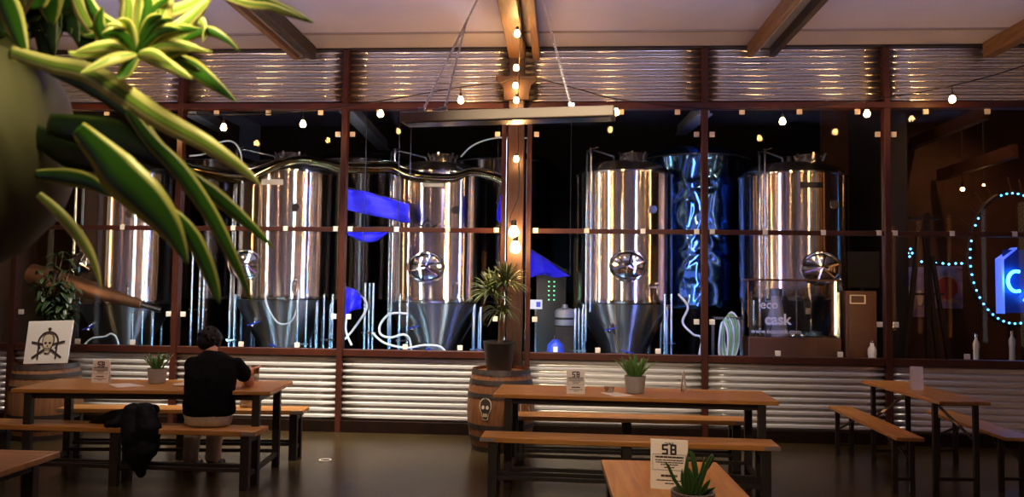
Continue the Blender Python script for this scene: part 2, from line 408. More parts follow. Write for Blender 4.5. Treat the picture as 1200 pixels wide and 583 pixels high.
def corr(x0, x1, z0, z1, y, period=0.0715, depth=0.028):
    """ribbed metal sheet, ribs running sideways"""
    b = MB(); nx = max(2, int((x1-x0)/0.25)); prof = []; n = max(1, round((z1-z0)/period)); p = (z1-z0)/n
    for i in range(n):
        for f, d in ((0, 0), (.26, 0), (.34, 1), (.70, 1), (.90, .25)): prof.append((z0+(i+f)*p, y-depth*d))
    prof.append((z1, y))
    for z, yy in prof:
        for j in range(nx+1): b.v.append(V(x0+(x1-x0)*j/nx, yy, z))
    for i in range(len(prof)-1):
        for j in range(nx):
            a = i*(nx+1)+j; b.f.append([a, a+1, a+nx+2, a+nx+1])
    return b
def wave(x0, x1, z0, z1, y, period=0.0715, amp=0.0165, seg=14):
    """corrugated sheet, rounded ribs with tight undersides"""
    b = MB(); n = round((z1-z0)/period)*seg; nx = max(2, int((x1-x0)/0.25))
    for i in range(n+1):
        u = (i % seg)/seg; a = 2*PI*(u+.07*sin(2*PI*u))
        for j in range(nx+1): b.v.append(V(x0+(x1-x0)*j/nx, y-amp*(1-cos(a)), z0+(z1-z0)*i/n))
    for i in range(n):
        for j in range(nx):
            a = i*(nx+1)+j; b.f.append([a, a+1, a+nx+2, a+nx+1])
    return b
for i in range(len(PX)-1):
    struct('wall_corrugated_lower', corr(PX[i]+.001, PX[i+1]-.001, ZP, ZS0, 0.02), M['corr'], ang=50, solid=0.002)
    struct('wall_corrugated_upper', wave(PX[i]+.001, PX[i+1]-.001, ZB1, ZC, 0.02), M['corrup'], ang=50, solid=0.002)
x0, x1 = PX[0], PX[-1]; xm, xw = (x0+x1)/2, x1-x0
struct('trim_1', MB().box((xm, -0.01, (ZB0+ZB1)/2), (xw, 0.12, ZB1-ZB0)), M['frame'], 0.004)
struct('trim_2', MB().box((xm, 0.012, (ZS0+ZS1)/2), (xw, 0.10, ZS1-ZS0)), M['frame'], 0.004)
struct('baseboard_front', MB().box((xm, -0.005, ZP/2), (xw, 0.10, ZP)), M['plinth'], 0.004)
struct('trim_3', MB().box((xm, -0.015, ZC-0.012), (xw, 0.10, 0.024)), M['darksteel'], 0.003)
k = 4
for i, x in enumerate(PX):
    if i == 4: continue
    struct('trim_%d' % k, MB().box((x, -0.015, ZC/2), (0.062, 0.10, ZC)), M['frame'], 0.004); k += 1
# the two red-brown jambs beside the middle post
XM = PX[4]
for s in (-1, 1):
    struct('trim_%d' % k, MB().box((XM+s*0.135, -0.015, (ZB1)/2), (0.05, 0.10, ZB1)), M['frame'], 0.004); k += 1
# windows: pane, mid rail and glass clips
def clip_mb(x, z): return MB().box((x, -0.018, z), (0.055, 0.022, 0.055))
for i in range(len(PX)-1):
    a, b = PX[i]+.031, PX[i+1]-.031
    if i == 3: b = XM-.16
    if i == 4: a = XM+.16
    w = bpy.data.objects.new('window_%d' % (i+1), None); COL.objects.link(w); w['kind'] = 'structure'
    w.location = ((a+b)/2, 0, ZS1)
    def L(mb):
        for q in range(len(mb.v)): mb.v[q] = mb.v[q]-Vector(w.location)
        return mb
    L(MB().box(((a+b)/2, 0.012, (ZR1+ZB0)/2), (b-a, 0.008, ZB0-ZR1))).build('upper_pane', M['glass'], w)
    L(MB().box(((a+b)/2, 0.012, (ZR0+ZS1)/2), (b-a, 0.008, ZR0-ZS1))).build('lower_pane', M['glass'], w)
    L(MB().box(((a+b)/2, -0.003, (ZR0+ZR1)/2), (b-a, 0.05, ZR1-ZR0))).build('mid_rail', M['frame'], w, 0.003)
    if 1 <= i <= 7:
        zt, zsd, zr = ZB0-.03, ZB0-.27, (ZR0+ZR1)/2+.004
        W = b-a
        pts = [(a+.2*W, zt), (a+.53*W, zt), (a+.86*W, zt), (a+.05, zsd), (b-.05, zsd)]
        pts += [(a+.05, zr), (a+.33*W, zr), (a+.66*W, zr), (b-.05, zr)]
        pts += [(a+.05, ZS1+.35), (b-.05, ZS1+.35), (a+.4*W, ZS1+.035), (a+.75*W, ZS1+.035)]
        for (cx, cz) in pts: L(clip_mb(cx, cz)).build('glass_clip', M['clip'], w, 0.004)
# ceiling seam battens
struct('trim_20', MB().box((0.5, -0.55, ZC-0.006), (14, 0.035, 0.014)), M['ceiltrim'])
struct('trim_21', MB().box((0.5, -4.2, ZC-0.006), (14, 0.035, 0.014)), M['ceiltrim'])

# middle post with carved bracket
t = thing('timber_post', 'tall brown timber post carrying the bulb string, in the middle of the glass wall', 'post', (XM, -0.12, 0))
MB().box((0, 0, ZC/2), (0.165, 0.15, ZC)).build('shaft', M['beam'], t, 0.006)
zb1, zb0 = wp(605, 90, -.2).z, wp(605, 118, -.2).z
h = zb1-zb0
MB().prism([(-.22, h), (-.22, h*.82), (-.19, h*.70), (-.155, h*.6), (-.135, h*.35), (-.13, 0), (.13, 0), (.135, h*.35), (.155, h*.6), (.19, h*.70), (.22, h*.82), (.22, h)],
           (0, -0.075, zb0), X, Z, -Yv, 0.05).build('carved_bracket', M['beam'], t, 0.004)
MB().box((0, -0.02, 0.05), (0.24, 0.2, 0.1)).build('base_plate', M['plinth'], t, 0.004)
# ceiling beams running towards the room
def rafter(x, lab, w=.20, kind=0):
    t = thing('ceiling_beam', lab, 'beam', (x, -0.1, ZC-0.001), 0, 'beams under the ceiling')
    if kind == 0:
        MB().box((0, -5.5, -.08), (w, 11, .16)).build('timber', M['rafter'], t, 0.006)
    else:
        for s in (-1, 1): MB().box((s*(w/2-.03), -5.5, -.07), (.06, 11, .14)).build('side_rail', M['rafter'] if s < 0 else M['darksteel'], t, 0.004)
        MB().box((0, -5.5, -.02), (w-.12, 11, .04)).build('web_panel', M['greysteel'], t)
        MB().box((-w/2+.085, -5.5, -.075), (.03, 11, .05)).build('pale_rail', M['chain'], t)
rafter(PX[4]+.0, 'brown timber ceiling beam running straight above the middle post', .17)
rafter(wp(629, 60).x, 'narrow dark ceiling beam just right of the timber beam over the post', .07)
rafter(wp(361, 62).x, 'double dark ceiling beam left of the hanging heater', .25, 1)
rafter(wp(889, 62).x, 'double brown ceiling beam right of the hanging heater', .29, 1)
rafter(wp(1152, 58).x, 'brown ceiling beam at the far right corner of the ceiling', .12)
# ------------------------------------------------------------------ brewery behind the glass
def tank_manway(t, loc, r, rx, spokes=True, open_door=False, bright=False):
    x, y, z = loc
    R = Matrix.Rotation(PI/2, 3, 'X')
    d = MB().lathe([(r*1.0, 0), (r*1.04, .03), (r*1.04, .05), (r*.98, .07), (r*.90, .075)], 40, (x, y, z), R, True, False, rx, 1).build('manway_ring', M['chrome'], t)
    f = MB().lathe([(r*.93, .045), (r*.80, .055), (r*.6, .075), (r*.3, .09), (.001, .095)], 40, (x, y, z), R, True, True, rx, 1).build('manway_door', M['chrome'], t)
    b = MB()
    for k in range(6):
        a = k*PI/3+.3
        b.bar((x, y-.095, z), (x+cos(a)*r*.86*rx, y-.06, z+sin(a)*r*.86), .022, .02)
    b.build('spoke', M['chrome'], f)
    MB().tube([(x-.05, y-.1, z), (x-.05, y-.14, z+.01), (x+.05, y-.14, z+.01), (x+.05, y-.1, z)], .010, 8).build('handle', M['chrome'], f)
    if open_door:
        MB().tube([(x-.03, y-.12, z), (x- .2, y-.16, z+.02), (x-.32, y-.16, z+.06), (x-.52, y-.14, z+.05), (x-.55, y-.14, z), (x-.5, y-.15, z-.04), (x-.3, y-.16, z-.03), (x-.15, y-.16, z)], .02, 8).build('swing_arm', M['chrome'], f)
def make_tank(px, Y, lab, ztop, zcyl, R=.64, door=None, plate=True, rear=False, opend=False, top_px=None, steel='steel', emblem=False, group='tall steel tanks behind the glass'):
    c = wp(px, 270, Y)
    t = thing('brewing_tank', lab, 'tank', (c.x, Y, 0), 0, group)
    n = 96
    MB().lathe([(R*.985, zcyl), (R, zcyl+.01), (R, zcyl+.07), (R*.994, zcyl+.08), (R*.994, ztop-.02), (R, ztop)], n, capa=False, capb=False).build('shell', M[steel], t, ang=60)
    MB().lathe([(R*1.0, ztop-.012), (R*1.018, ztop-.008), (R*1.018, ztop+.012), (R*.97, ztop+.02)], n, capa=False, capb=False).build('rim', M['chrome'], t)
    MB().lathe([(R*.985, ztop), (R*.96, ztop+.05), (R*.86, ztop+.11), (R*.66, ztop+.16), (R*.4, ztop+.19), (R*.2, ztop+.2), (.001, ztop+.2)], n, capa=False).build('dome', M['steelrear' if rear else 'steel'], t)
    if rear: 
        for k in range(4):
            a = rad(22 if k % 2 else 158)*(1 if k < 2 else -1)
            MB().tube([(cos(a)*R*.9, sin(a)*R*.9, 0), (cos(a)*R*.9, sin(a)*R*.9, zcyl+.1)], .04, 10).build('leg', M['pipe'], t)
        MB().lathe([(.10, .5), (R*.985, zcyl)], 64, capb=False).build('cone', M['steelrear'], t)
        return t
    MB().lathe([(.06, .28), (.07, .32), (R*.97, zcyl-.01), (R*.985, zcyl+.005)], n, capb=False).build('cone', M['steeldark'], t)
    # legs at the two sides, front and back
    for k, a in enumerate((28, 152, 208, 332)):
        a = rad(a); q = V(cos(a)*R*.94, sin(a)*R*.94, 0)
        l = MB().tube([q, q+Z*(zcyl+.14)], .028, 12).build('leg', M['pipe'], t)
        MB().lathe([(.07, 0), (.07, .015), (.03, .03)], 14, q).build('foot', M['chrome'], l)
    if door:
        dx, dz, dr = door
        tank_manway(t, (dx, -math.sqrt(max(.01, R*R-dx*dx))+.02, dz), dr, 1.2, opend)
    # top manway and clamps
    tx = top_px if top_px is not None else .08
    mw = MB().lathe([(.155, ztop+.1), (.155, ztop+.25), (.17, ztop+.255), (.17, ztop+.285), (.15, ztop+.29), (.001, ztop+.31)], 36, (tx, -.12, 0), capa=False).build('top_manway', M['chrome'], t)
    for k in range(6):
        a = k*PI/3+.4; MB().bar((tx+cos(a)*.16, -.12+sin(a)*.16, ztop+.2), (tx+cos(a)*.2, -.12+sin(a)*.2, ztop+.30), .025, .025).build('clamp', M['chrome'], mw)
    # spray pipe up over the dome, level tube, thermometer
    p = rad(222); q = V(cos(p)*(R+.05), sin(p)*(R+.05), 0)
    MB().tube([q+Z*.9, q+Z*(ztop+.2), V(q.x, q.y+.02, ztop+.27), V(q.x+.08, q.y+.1, ztop+.30), V(-.15, -.1, ztop+.26), V(-.12, -.05, ztop+.15)], .016, 10).build('spray_pipe', M['pipe'], t)
    p = rad(228); q = V(cos(p)*(R+.05), sin(p)*(R+.05), 0)
    MB().tube([q+Z*(zcyl-.1), q+Z*(ztop+.22)], .012, 8).build('level_tube', M['pipe'], t)
    v = MB().tube([q+Z*(ztop+.22), q+Z*(ztop+.30)], .022, 8).build('pressure_valve', M['chrome'], t)
    MB().bar(q+Z*(ztop+.28), q+V(.09, 0, ztop+.31), .015, .012).build('valve_lever', M['chrome'], v)
    p = rad(300); q = V(cos(p)*(R+.0), sin(p)*(R+.0), 0); e = V(cos(p), sin(p), 0)
    s = MB().tube([q+Z*(zcyl+.22), q+e*.09+Z*(zcyl+.22), q+e*.1+Z*(zcyl+.12)], .014, 8).build('sample_tap', M['chrome'], t)
    MB().ball(q+e*.08+Z*(zcyl+.26), .028, 10, 7).build('tap_knob', M['chrome'], s)
    g = MB().lathe([(.05, 0), (.055, .02), (.05, .03)], 20, q+Z*(zcyl+1.18), Matrix.Rotation(PI/2, 3, 'X')).build('thermometer', M['chrome'], t)
    MB().tube([V(-.04, -.02, ztop+.18), V(-.04, -.02, ztop+.29)], .03, 12).build('vent_stub', M['chrome'], t)
    MB().tube([V(.30, .12, ztop+.14), V(.30, .12, ztop+.24)], .022, 12).build('vent_stub', M['chrome'], t)
    # valves at the cone
    b = MB().tube([V(-.16, -.36, zcyl-.22), V(-.20, -.48, zcyl-.26), V(-.22, -.52, zcyl-.34)], .024, 10).build('racking_valve', M['chrome'], t)
    MB().bar(V(-.28, -.52, zcyl-.33), V(-.12, -.54, zcyl-.28), .03, .014).build('valve_handle', M['bluevalve'], b)
    b = MB().tube([V(.02, -.2, zcyl-.60), V(.03, -.34, zcyl-.62)], .028, 10).build('racking_valve', M['chrome'], t)
    MB().bar(V(-.06, -.34, zcyl-.58), V(.12, -.36, zcyl-.63), .03, .014).build('valve_handle', M['bluevalve'], b)
    MB().tube([V(0, 0, .30), V(0, 0, .2), V(0, -.06, .15), V(0, -.35, .15)], .04, 12).build('outlet_pipe', M['chrome'], t)
    if plate:
        a0 = rad(262); a1 = rad(286); pl = MB(); kk = 10
        for zz in (ztop-.20, ztop-.13):
            for r2 in (R+.001, R+.006):
                for j in range(kk+1):
                    a = a0+(a1-a0)*j/kk; pl.v.append(V(cos(a)*r2, sin(a)*r2, zz))
        m = kk+1
        for j in range(kk):
            pl.f += [[m+j, m+j+1, 3*m+j+1, 3*m+j], [j, j+1, m+j+1, m+j], [2*m+j, 2*m+j+1, 3*m+j+1, 3*m+j]]
        pl.build('name_plate', M['cream'] if plate == 'cream' else M['black'], t)
    if emblem:
        e0 = V(-.01, -R-.003, zcyl+.97)
        MB().ribbon([rad(-50+i*14) for i in range(21)], .060, .072, e0, X, Z, -Yv, .004).build('emblem_ring', M['black'], t)
        q = MB(); q.prism([(-.008, .05), (.008, .05), (.012, .10), (0, .125), (-.012, .10)], e0, X, Z, -Yv, .004); q.prism([(-.03, -.02), (-.02, .03), (.02, .03), (.03, -.02), (.012, -.05), (-.012, -.05)], e0, X, Z, -Yv, .004)
        for s in (-1, 1): q.prism([(s*.02, -.045), (s*.12, .01), (s*.12, .03), (s*.01, -.03)], e0, X, Z, -Yv, .004)
        q.build('emblem', M['black'], t)
    return t
zt = lambda py, px, Y: wp(px, py, Y).z
YT = 1.95
make_tank(152, YT, 'shiny steel tank half hidden behind the hanging spider plant, leftmost of the tall tanks', zt(207, 152, YT), zt(356, 152, YT), .62, (-.28, zt(310, 152, YT), .14), False)
make_tank(335, YT, 'shiny steel tank with an open swing arm on its hatch, behind the seated person', zt(207, 335, YT), zt(351, 335, YT), .66, (-.28, zt(312, 335, YT), .19), 'cream', opend=True)
T2 = make_tank(512, YT, 'shiny steel tank with a violet-lit round hatch, left of the timber post', zt(209, 512, YT), zt(355, 512, YT), .66, (-.02, zt(315, 512, YT), .19), 'cream', emblem=True)
make_tank(731, YT, 'shiny steel tank over a dark cone, first tank right of the timber post', zt(208, 731, YT), zt(356, 731, YT), .63, (0.0, zt(313, 731, YT), .19), False, top_px=.10)
make_tank(928, YT, 'shiny steel tank behind the glass display case, rightmost of the tall tanks', zt(210, 928, YT), zt(352, 928, YT), .67, (.14, zt(316, 928, YT), .20), 'black', top_px=.20)
# rear row, its dimness put into a darker steel
YR = 4.3
for px, r, lab in ((248, .8, 'dim rear tank seen between the two left shiny tanks'), (424, .86, 'dim rear tank with blue cloth in front, between the tanks left of the post'),
                   (588, .86, 'dim rear tank directly behind the timber post'), (812, .8, 'dim rear tank with blue reflections put into its steel colour, right of the tank beyond the post')):
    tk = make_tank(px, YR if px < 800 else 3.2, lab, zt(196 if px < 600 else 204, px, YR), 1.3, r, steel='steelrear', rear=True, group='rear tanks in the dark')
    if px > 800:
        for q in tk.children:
            if q.name.startswith(('shell', 'dome')): q.data.materials[0] = M['steelbluelight']

# wavy sheet added in place of light mirrored on the tank domes
t = thing('reflection_sheet', 'wavy shiny film strung along the tops of the two tanks left of the post', 'film', wp(405, 192, 1.18))
f0_ = Vector(t.location); b = MB(); top = spline([wp(a_, b2_, 1.2)-f0_ for a_, b2_ in ((216, 191), (250, 197), (275, 201), (300, 196), (330, 186), (352, 183), (380, 187), (402, 191), (440, 189), (460, 189), (475, 197), (500, 203), (530, 204), (552, 197), (575, 200), (590, 206))], 8)
kk = 8
for i, p in enumerate(top):
    for j in range(kk+1):
        u = j/kk; b.v.append(p+V(0, -.05*sin(u*PI)-.02*sin(i*.16+u*3), -.13*u-.03*sin(i*.11)*u))
for i in range(len(top)-1):
    for j in range(kk): q = i*(kk+1)+j; b.f.append([q, q+1, q+kk+2, q+kk+1])
b.build('mirrored_wave', M['wavy'], t, solid=.004)
MB().tube(top, .008, 8).build('wire', M['chrome'], t)
# bright pipe clusters
def manifold(px, Y, offs, ztp, lab, r=.015):
    c = wp(px, 380, Y); t = thing('pipe_stand', lab, 'pipes', (c.x, Y, 0), 0, 'upright bright pipes')
    for i, o in enumerate(offs): MB().tube([V(o, .02*(i % 2), 0), V(o, .02*(i % 2), ztp)], r, 10).build('upright_pipe', M['pipe'], t)
    MB().bar(V(min(offs)-.04, .01, ztp*.62), V(max(offs)+.04, .01, ztp*.62), .025, .02).build('clamp_bar', M['chrome'], t)
    MB().box(((min(offs)+max(offs))/2, 0, .015), (max(offs)-min(offs)+.1, .16, .03)).build('foot_plate', M['darksteel'], t)
    return t
manifold(432, 1.1, (-.05, .0, .05), zt(332, 432, 1.1), 'three bright upright pipes left of the violet hatch tank')
manifold(679, 1.05, (-.05, -.005, .04), zt(362, 679, 1.05), 'three bright upright pipes at the foot of the tank right of the post')
manifold(470, .95, (-.02, .07), zt(345, 470, .95), 'two bright upright pipes under the violet hatch tank, near its left leg')
manifold(354, .85, (-.06, .04), zt(352, 354, .85), 'two bright upright pipes under the open hatch tank, right of the person')
manifold(384, 1.0, (-.05, .05), zt(345, 384, 1.0), 'two bright upright pipes just left of the wooden window post')
manifold(270, .75, (-.01, .04), zt(345, 270, .75), 'two bright upright pipes above the head of the person')
manifold(560, .9, (-.05, .03), zt(360, 560, .9), 'two bright upright pipes just left of the palm on the barrel')
manifold(784, .9, (-.05, .03), zt(345, 784, .9), 'two upright pipes right of the dark tank cone')
manifold(232, .95, (-.09, .0, .06), zt(290, 232, .95), 'tall upright pipes left of the head of the person')
manifold(160, .9, (-.05, .06), zt(365, 160, .9), 'two upright pipes behind the pale plant pot on the left table')

def hose(name, lab, pts, r, m, group=None, cat='hose'):
    o = MB().tube(spline(pts, 8), r, 8).build(name, m); return tag(o, lab, cat, group)
def P(px, py, Y): return wp(px, py, Y)
hose('hose', 'white hose looping low between the wooden window post and the violet hatch tank', [P(404, 398, .9), P(415, 385, .95), P(430, 360, 1.0), P(420, 345, 1.0), P(410, 360, .9), P(405, 385, .85), P(412, 405, .8)], .014, M['hose_white'])
hose('hose', 'white hose curled in a C under the left of the violet hatch tank', [P(478, 368, .8), P(458, 368, .8), P(446, 380, .8), P(446, 392, .8), P(458, 396, .8), P(475, 393, .8), P(482, 410, .85), P(484, 480, .85), V(P(484, 480, .85).x, .85, .014)], .014, M['hose_white'])
hose('hose', 'white hose hanging in a long curve under the open hatch tank', [P(312, 330, 1.1), P(312, 355, 1.0), P(325, 378, .95), P(340, 378, .95), P(348, 362, 1.0), P(350, 340, 1.1)], .012, M['hose_white'])
hose('hose', 'white hose arching above the left bulbs towards the tank top', [P(222, 183, 1.2), P(240, 180, 1.2), P(255, 168, 1.2), P(272, 166, 1.2), P(282, 180, 1.2), P(284, 215, 1.2)], .012, M['hose_white'])
hose('hose', 'thin hose arching from the violet hatch tank top to the timber post', [P(540, 184, 1.5), P(552, 172, 1.5), P(570, 164, 1.5), P(592, 161, 1.5), P(620, 162, 1.5)], .011, M['hose_white'])
hose('hose', 'slack hose crossing the floor pipes at the foot of the violet hatch tank', [P(436, 390, .7), P(450, 402, .7), P(475, 408, .7), P(500, 405, .7), P(520, 410, .7), P(530, 440, .7), V(P(530, 440, .7).x, .7, .013)], .013, M['hose_white'])
hose('hose', 'tangled hose right of the dark tank cone', [P(795, 345, .9), P(806, 360, .9), P(800, 378, .9), P(812, 392, .85), P(822, 398, .85), P(818, 430, .85), V(P(816, 470, .85).x, .85, .013)], .013, M['hose_white'])
hose('hose', 'white hose curving along the sill right of the skull board', [P(98, 405, .5), P(108, 397, .5), P(122, 395, .5), P(132, 392, .5), P(139, 405, .5), P(141, 450, .5), V(P(141, 450, .5).x, .5, .01)], .010, M['hose_white'])
# coil of green hose
c = wp(853, 395, .75); t = thing('hose_coil', 'coil of pale green hose hanging on a frame left of the glass display case', 'hose', (c.x, .75, 0))
for k in range(7):
    w = .10+.012*k; x = -.05+.018*k
    MB().tube([V(x+w*.5*sin(a), .01*k+.02*cos(3*a), 1.0+.06*k*.3+(.26)*cos(a)-.06) for a in [j*PI/10 for j in range(20)]], .011, 8, closed=True).build('hose_loop', M['hose_green'] if k % 3 else M['hose_white'], t)
b = MB()
for xx in (-.16, .16): b.box((xx, .05, .63), (.03, .03, 1.26))
b.box((0, .05, 1.24), (.35, .03, .03)); b.box((0, .05, .5), (.35, .03, .03)); b.build('hose_frame', M['pipe'], t)
# drooping blue cloth banners
def banner(outline, Y, lab):
    pts = [wp(a, b_, Y) for a, b_ in outline]; c = sum(pts, Vector())/len(pts)
    b = MB()
    n = len(pts); 
    top = pts[:n//2]; bot = pts[n//2:][::-1]; m = len(top); kk = 8
    T = spline(top, 6); B = spline(bot, 6)
    for i in range(len(T)):
        for j in range(kk+1):
            p = T[i].lerp(B[i], j/kk); p.y += .05*sin(i*.9)+.02*sin(j*1.3+i*.4); b.v.append(p-c)
    for i in range(len(T)-1):
        for j in range(kk): a = i*(kk+1)+j; b.f.append([a, a+1, a+kk+2, a+kk+1])
    t = thing('blue_banner', lab, 'banner', c, 0, 'blue cloth banners hung in the brewery')
    b.build('cloth', M['banner'], t, solid=.008)
    MB().tube([T[0]-c+V(-.02, 0, .02), T[-1]-c+V(.02, 0, .02)], .008, 6).build('cord', M['cord'], t)
    b2 = MB()
    for q in (T[0], T[-1]): b2.tube([q-c, V(q.x-c.x, q.y-c.y, 5.05-c.z)], .005, 6)
    b2.build('hanging_line', M['cord'], t)
YB = 1.04
banner([(405, 221), (432, 226), (480, 240), (481, 262), (452, 256), (405, 246)], YB, 'bright blue cloth left of the violet hatch tank, upper and widest of the blue cloths')
banner([(405, 269), (430, 267), (466, 268), (450, 277), (430, 284), (408, 276)], .92, 'bright blue cloth just under the window rail, left of the violet hatch tank')
banner([(404, 336), (416, 340), (425, 350), (424, 362), (414, 364), (404, 372)], .8, 'small bright blue cloth low beside the wooden window post')
banner([(621, 292), (640, 304), (668, 324), (650, 326), (636, 322), (621, 326)], 1.5, 'bright blue pointed cloth just right of the timber post')
banner([(583, 240), (588, 228), (594, 226), (594, 266), (588, 262), (582, 258)], 1.3, 'sliver of bright blue cloth just left of the timber post')
# upright pump, control panel, buoy, sign right of the post
c = wp(662, 372, 1.6); zz = wp(662, 392, 1.6).z
t = thing('pump_motor', 'grey drum-shaped pump motor on a dark stand, right of the timber post', 'pump', (c.x, 1.6, 0))
MB().lathe([(.10, c.z-.11), (.13, c.z-.10), (.13, c.z+.07), (.11, c.z+.1), (.04, c.z+.12), (.03, c.z+.16)], 28).build('drum', M['greysteel'], t)
MB().lathe([(.138, c.z-.03), (.138, c.z+.0)], 28, capa=False, capb=False).build('band', M['black'], t)
MB().box((0, 0, (c.z-.11)/2), (.24, .24, c.z-.11)).build('stand', M['darksteel'], t, .01)
c = wp(651, 408, .8)
t = thing('gas_bottle', 'round blue bottle standing on the brewery floor just above the sill', 'bottle', (c.x, .8, 0))
MB().lathe([(.09, 0), (.1, .04), (.1, c.z-.02), (.09, c.z+.04), (.05, c.z+.08), (.03, c.z+.1)], 24).build('body', M['bluevalve'], t)
MB().tube([V(0, 0, c.z+.1), V(0, 0, c.z+.15)], .018, 8).build('valve', M['chrome'], t)
MB().box((0, -.1, c.z-.01), (.05, .012, .06)).build('sticker', M['paper'], t)
c = wp(646, 341, 2.2)
t = thing('control_cabinet', 'dark control cabinet with rows of tiny green lights, behind the pump motor', 'cabinet', (c.x, 2.2, 0))
MB().box((0, 0, c.z/2+.15), (.4, .25, c.z+.3)).build('body', M['black'], t, .01)
for i in range(5):
    for j in range(2): MB().box((-.03+j*.07, -.13, c.z-.12+i*.06), (.018, .012, .014)).build('indicator', M['green_led'], t)
c = wp(628, 357, .9)
t = thing('sign_stand', 'small white sign on a thin upright post, right of the palm', 'sign', (c.x, .9, 0))
MB().tube([V(0, 0, 0), V(0, 0, c.z)], .012, 8).build('pole', M['pipe'], t)
MB().box((0, -.02, c.z), (.15, .012, .11)).build('board', M['whiteplastic'], t, .003)
MB().box((.03, -.03, c.z), (.05, .008, .06)).build('printed_square', M['bluevalve'], t)
MB().lathe([(.1, 0), (.1, .02), (.015, .03)], 18).build('foot', M['darksteel'], t)
# copper coloured chute at the left
a = wp(98, 338, 1.0); b_ = wp(166, 357, 1.0)
t = thing('grain_chute', 'brown tapering chute slanting down behind the skull board', 'chute', V(a.x, 1.0, 0))
L0 = a-V(a.x, 1.0, 0); L1 = b_-V(a.x, 1.0, 0)
MB().tube([L0-(L1-L0)*.9, L0, L1], [.13, .12, .055], 20).build('tapered_pipe', M['copper'], t)
MB().tube([L1, L1+(L1-L0)*.35], .04, 14).build('nozzle', M['chrome'], t)
MB().bar(V(-.1, 0, 0), V(-.1, 0, L0.z-.05), .06, .06).build('support', M['darksteel'], t)
# glass display case with lettering in front of the right tank
Yc = .95
a = wp(873, 329, Yc); b_ = wp(980, 392, Yc); w = b_.x-a.x; cx = (a.x+b_.x)/2; z1, z0 = a.z-.0, wp(928, 395, Yc).z
t = thing('display_case', 'glass display case with white lettering on a brown base, in front of the right tank', 'display case', (cx, Yc, 0))
MB().box((0, .0, z0/2), (w*1.0, .34, z0)).build('base', M['cabinet'], t, .008)
MB().box((0, -.14, (z0+z1)/2), (w, .01, z1-z0)).build('glass_front', M['clearglass'], t)
for s in (-1, 1): MB().box((s*w/2, .0, (z0+z1)/2), (.01, .30, z1-z0)).build('glass_side', M['clearglass'], t)
MB().box((0, .0, z1+.01), (w+.008, .34, .02)).build('top', M['cabinet'], t, .004)
for s in (-1, 1): MB().box((s*(w/2-.03), -.13, z0+(z1-z0)*.4), (.035, .03, (z1-z0)*.8)).build('corner_post', M['pipe'], t)
MB().box((.03, -.135, (z0+z1)/2), (.012, .02, z1-z0)).build('middle_bar', M['pipe'], t)
for s in (-1, 1): MB().ball((.03+s*.05, -.17, z0+.02), .024, 10, 7).build('knob', M['chrome'], t)
text_part('lettering', 'cask', .17, (-w*.18, -.148, z0+.20), X, Z, -Yv, M['whiteplastic'], t, bold=.004)
text_part('lettering', 'eco', .14, (-w*.27, -.148, z0+.37), X, Z, -Yv, M['whiteplastic'], t)
text_part('lettering', 'www.ecocask.com', .075, (-w*.2, -.148, z0+.065), X, Z, -Yv, M['whiteplastic'], t)
# flask and goblets inside the case
t = thing('flask', 'pale conical flask with a dark collar inside the glass display case', 'flask', (cx-w*.14, Yc+.06, z0))
MB().lathe([(.13, 0), (.135, .02), (.06, .40), (.055, .47)], 24).build('body', M['whiteplastic'], t)
MB().lathe([(.07, .47), (.075, .5), (.07, .56)], 18).build('collar', M['greysteel'], t)
t = thing('beer_tap', 'upright chrome tap on a stack of discs inside the glass display case', 'tap', (cx+w*.24, Yc+.05, z0))
MB().tube([V(0, 0, 0), V(0, 0, .5)], .012, 10).build('column', M['chrome'], t)
MB().lathe([(.14, .0), (.15, .012), (.14, .024), (.10, .03), (.12, .05), (.13, .06), (.11, .072), (.03, .08)], 24).build('disc_base', M['pipe'], t)
MB().lathe([(.05, .2), (.055, .24), (.05, .42), (.03, .44)], 16, (-.05, 0, 0)).build('bottle_grip', M['black'], t)
MB().box((-.05, -.055, .3), (.05, .01, .07)).build('label', M['cream'], t)
for k in range(3):
    t = thing('drinking_glass', ['small clear glass at the left of the lettering in the display case', 'small clear glass next to the leftmost one in the display case', 'small clear glass third from the left in the display case'][k], 'glass', (cx-w*.44+.09*k, Yc-.09, z0), 0, 'glasses in the display case')
    MB().lathe([(.03, 0), (.032, .01), (.04, .13)], 16, capb=False).build('bowl', M['clearglass'], t, solid=.003)
# brown cabinet with framed label, dark screen above
Yc2 = .8
a = wp(989, 341, Yc2); b_ = wp(1026, 400, Yc2); w = b_.x-a.x
t = thing('storage_cabinet', 'brown cabinet with a small white-framed plate, right of the display case', 'cabinet', ((a.x+b_.x)/2, Yc2, 0))
MB().box((0, .12, a.z/2), (w, .34, a.z)).build('body', M['cabinet'], t, .008)
MB().box((0, -.06, a.z*.5), (w-.05, .02, a.z*.94)).build('door', M['cabinet'], t, .005)
c = wp(1002, 351, Yc2); lx = c.x-(a.x+b_.x)/2
for d in ((0, .045, .17, .012), (0, -.045, .17, .012), (-.08, 0, .012, .1), (.08, 0, .012, .1)): MB().box((lx+d[0], -.078, c.z+d[1]), (d[2], .012, d[3])).build('plate_frame', M['cream'], t)
MB().ball((w*.38, -.09, a.z*.6), .02, 10, 7).build('knob', M['chrome'], t)
for px_, py_, lab in ((1144, 408, 'pale lit bottle behind the sill, under the ring of blue lights'), (1186, 404, 'pale lit bottle behind the sill at the right edge of the photo')):
    c = wp(px_, py_, .6); t = thing('small_bottle', lab, 'bottle', (c.x, .6, 0))
    MB().lathe([(.03, 0), (.03, c.z-.03), (.034, c.z), (.034, c.z+.05), (.014, c.z+.09), (.014, c.z+.13)], 16).build('body', M['whiteplastic'], t)
    MB().tube([V(0, 0, c.z+.12), V(0, 0, c.z+.15)], .018, 10).build('cap', M['chrome'], t)
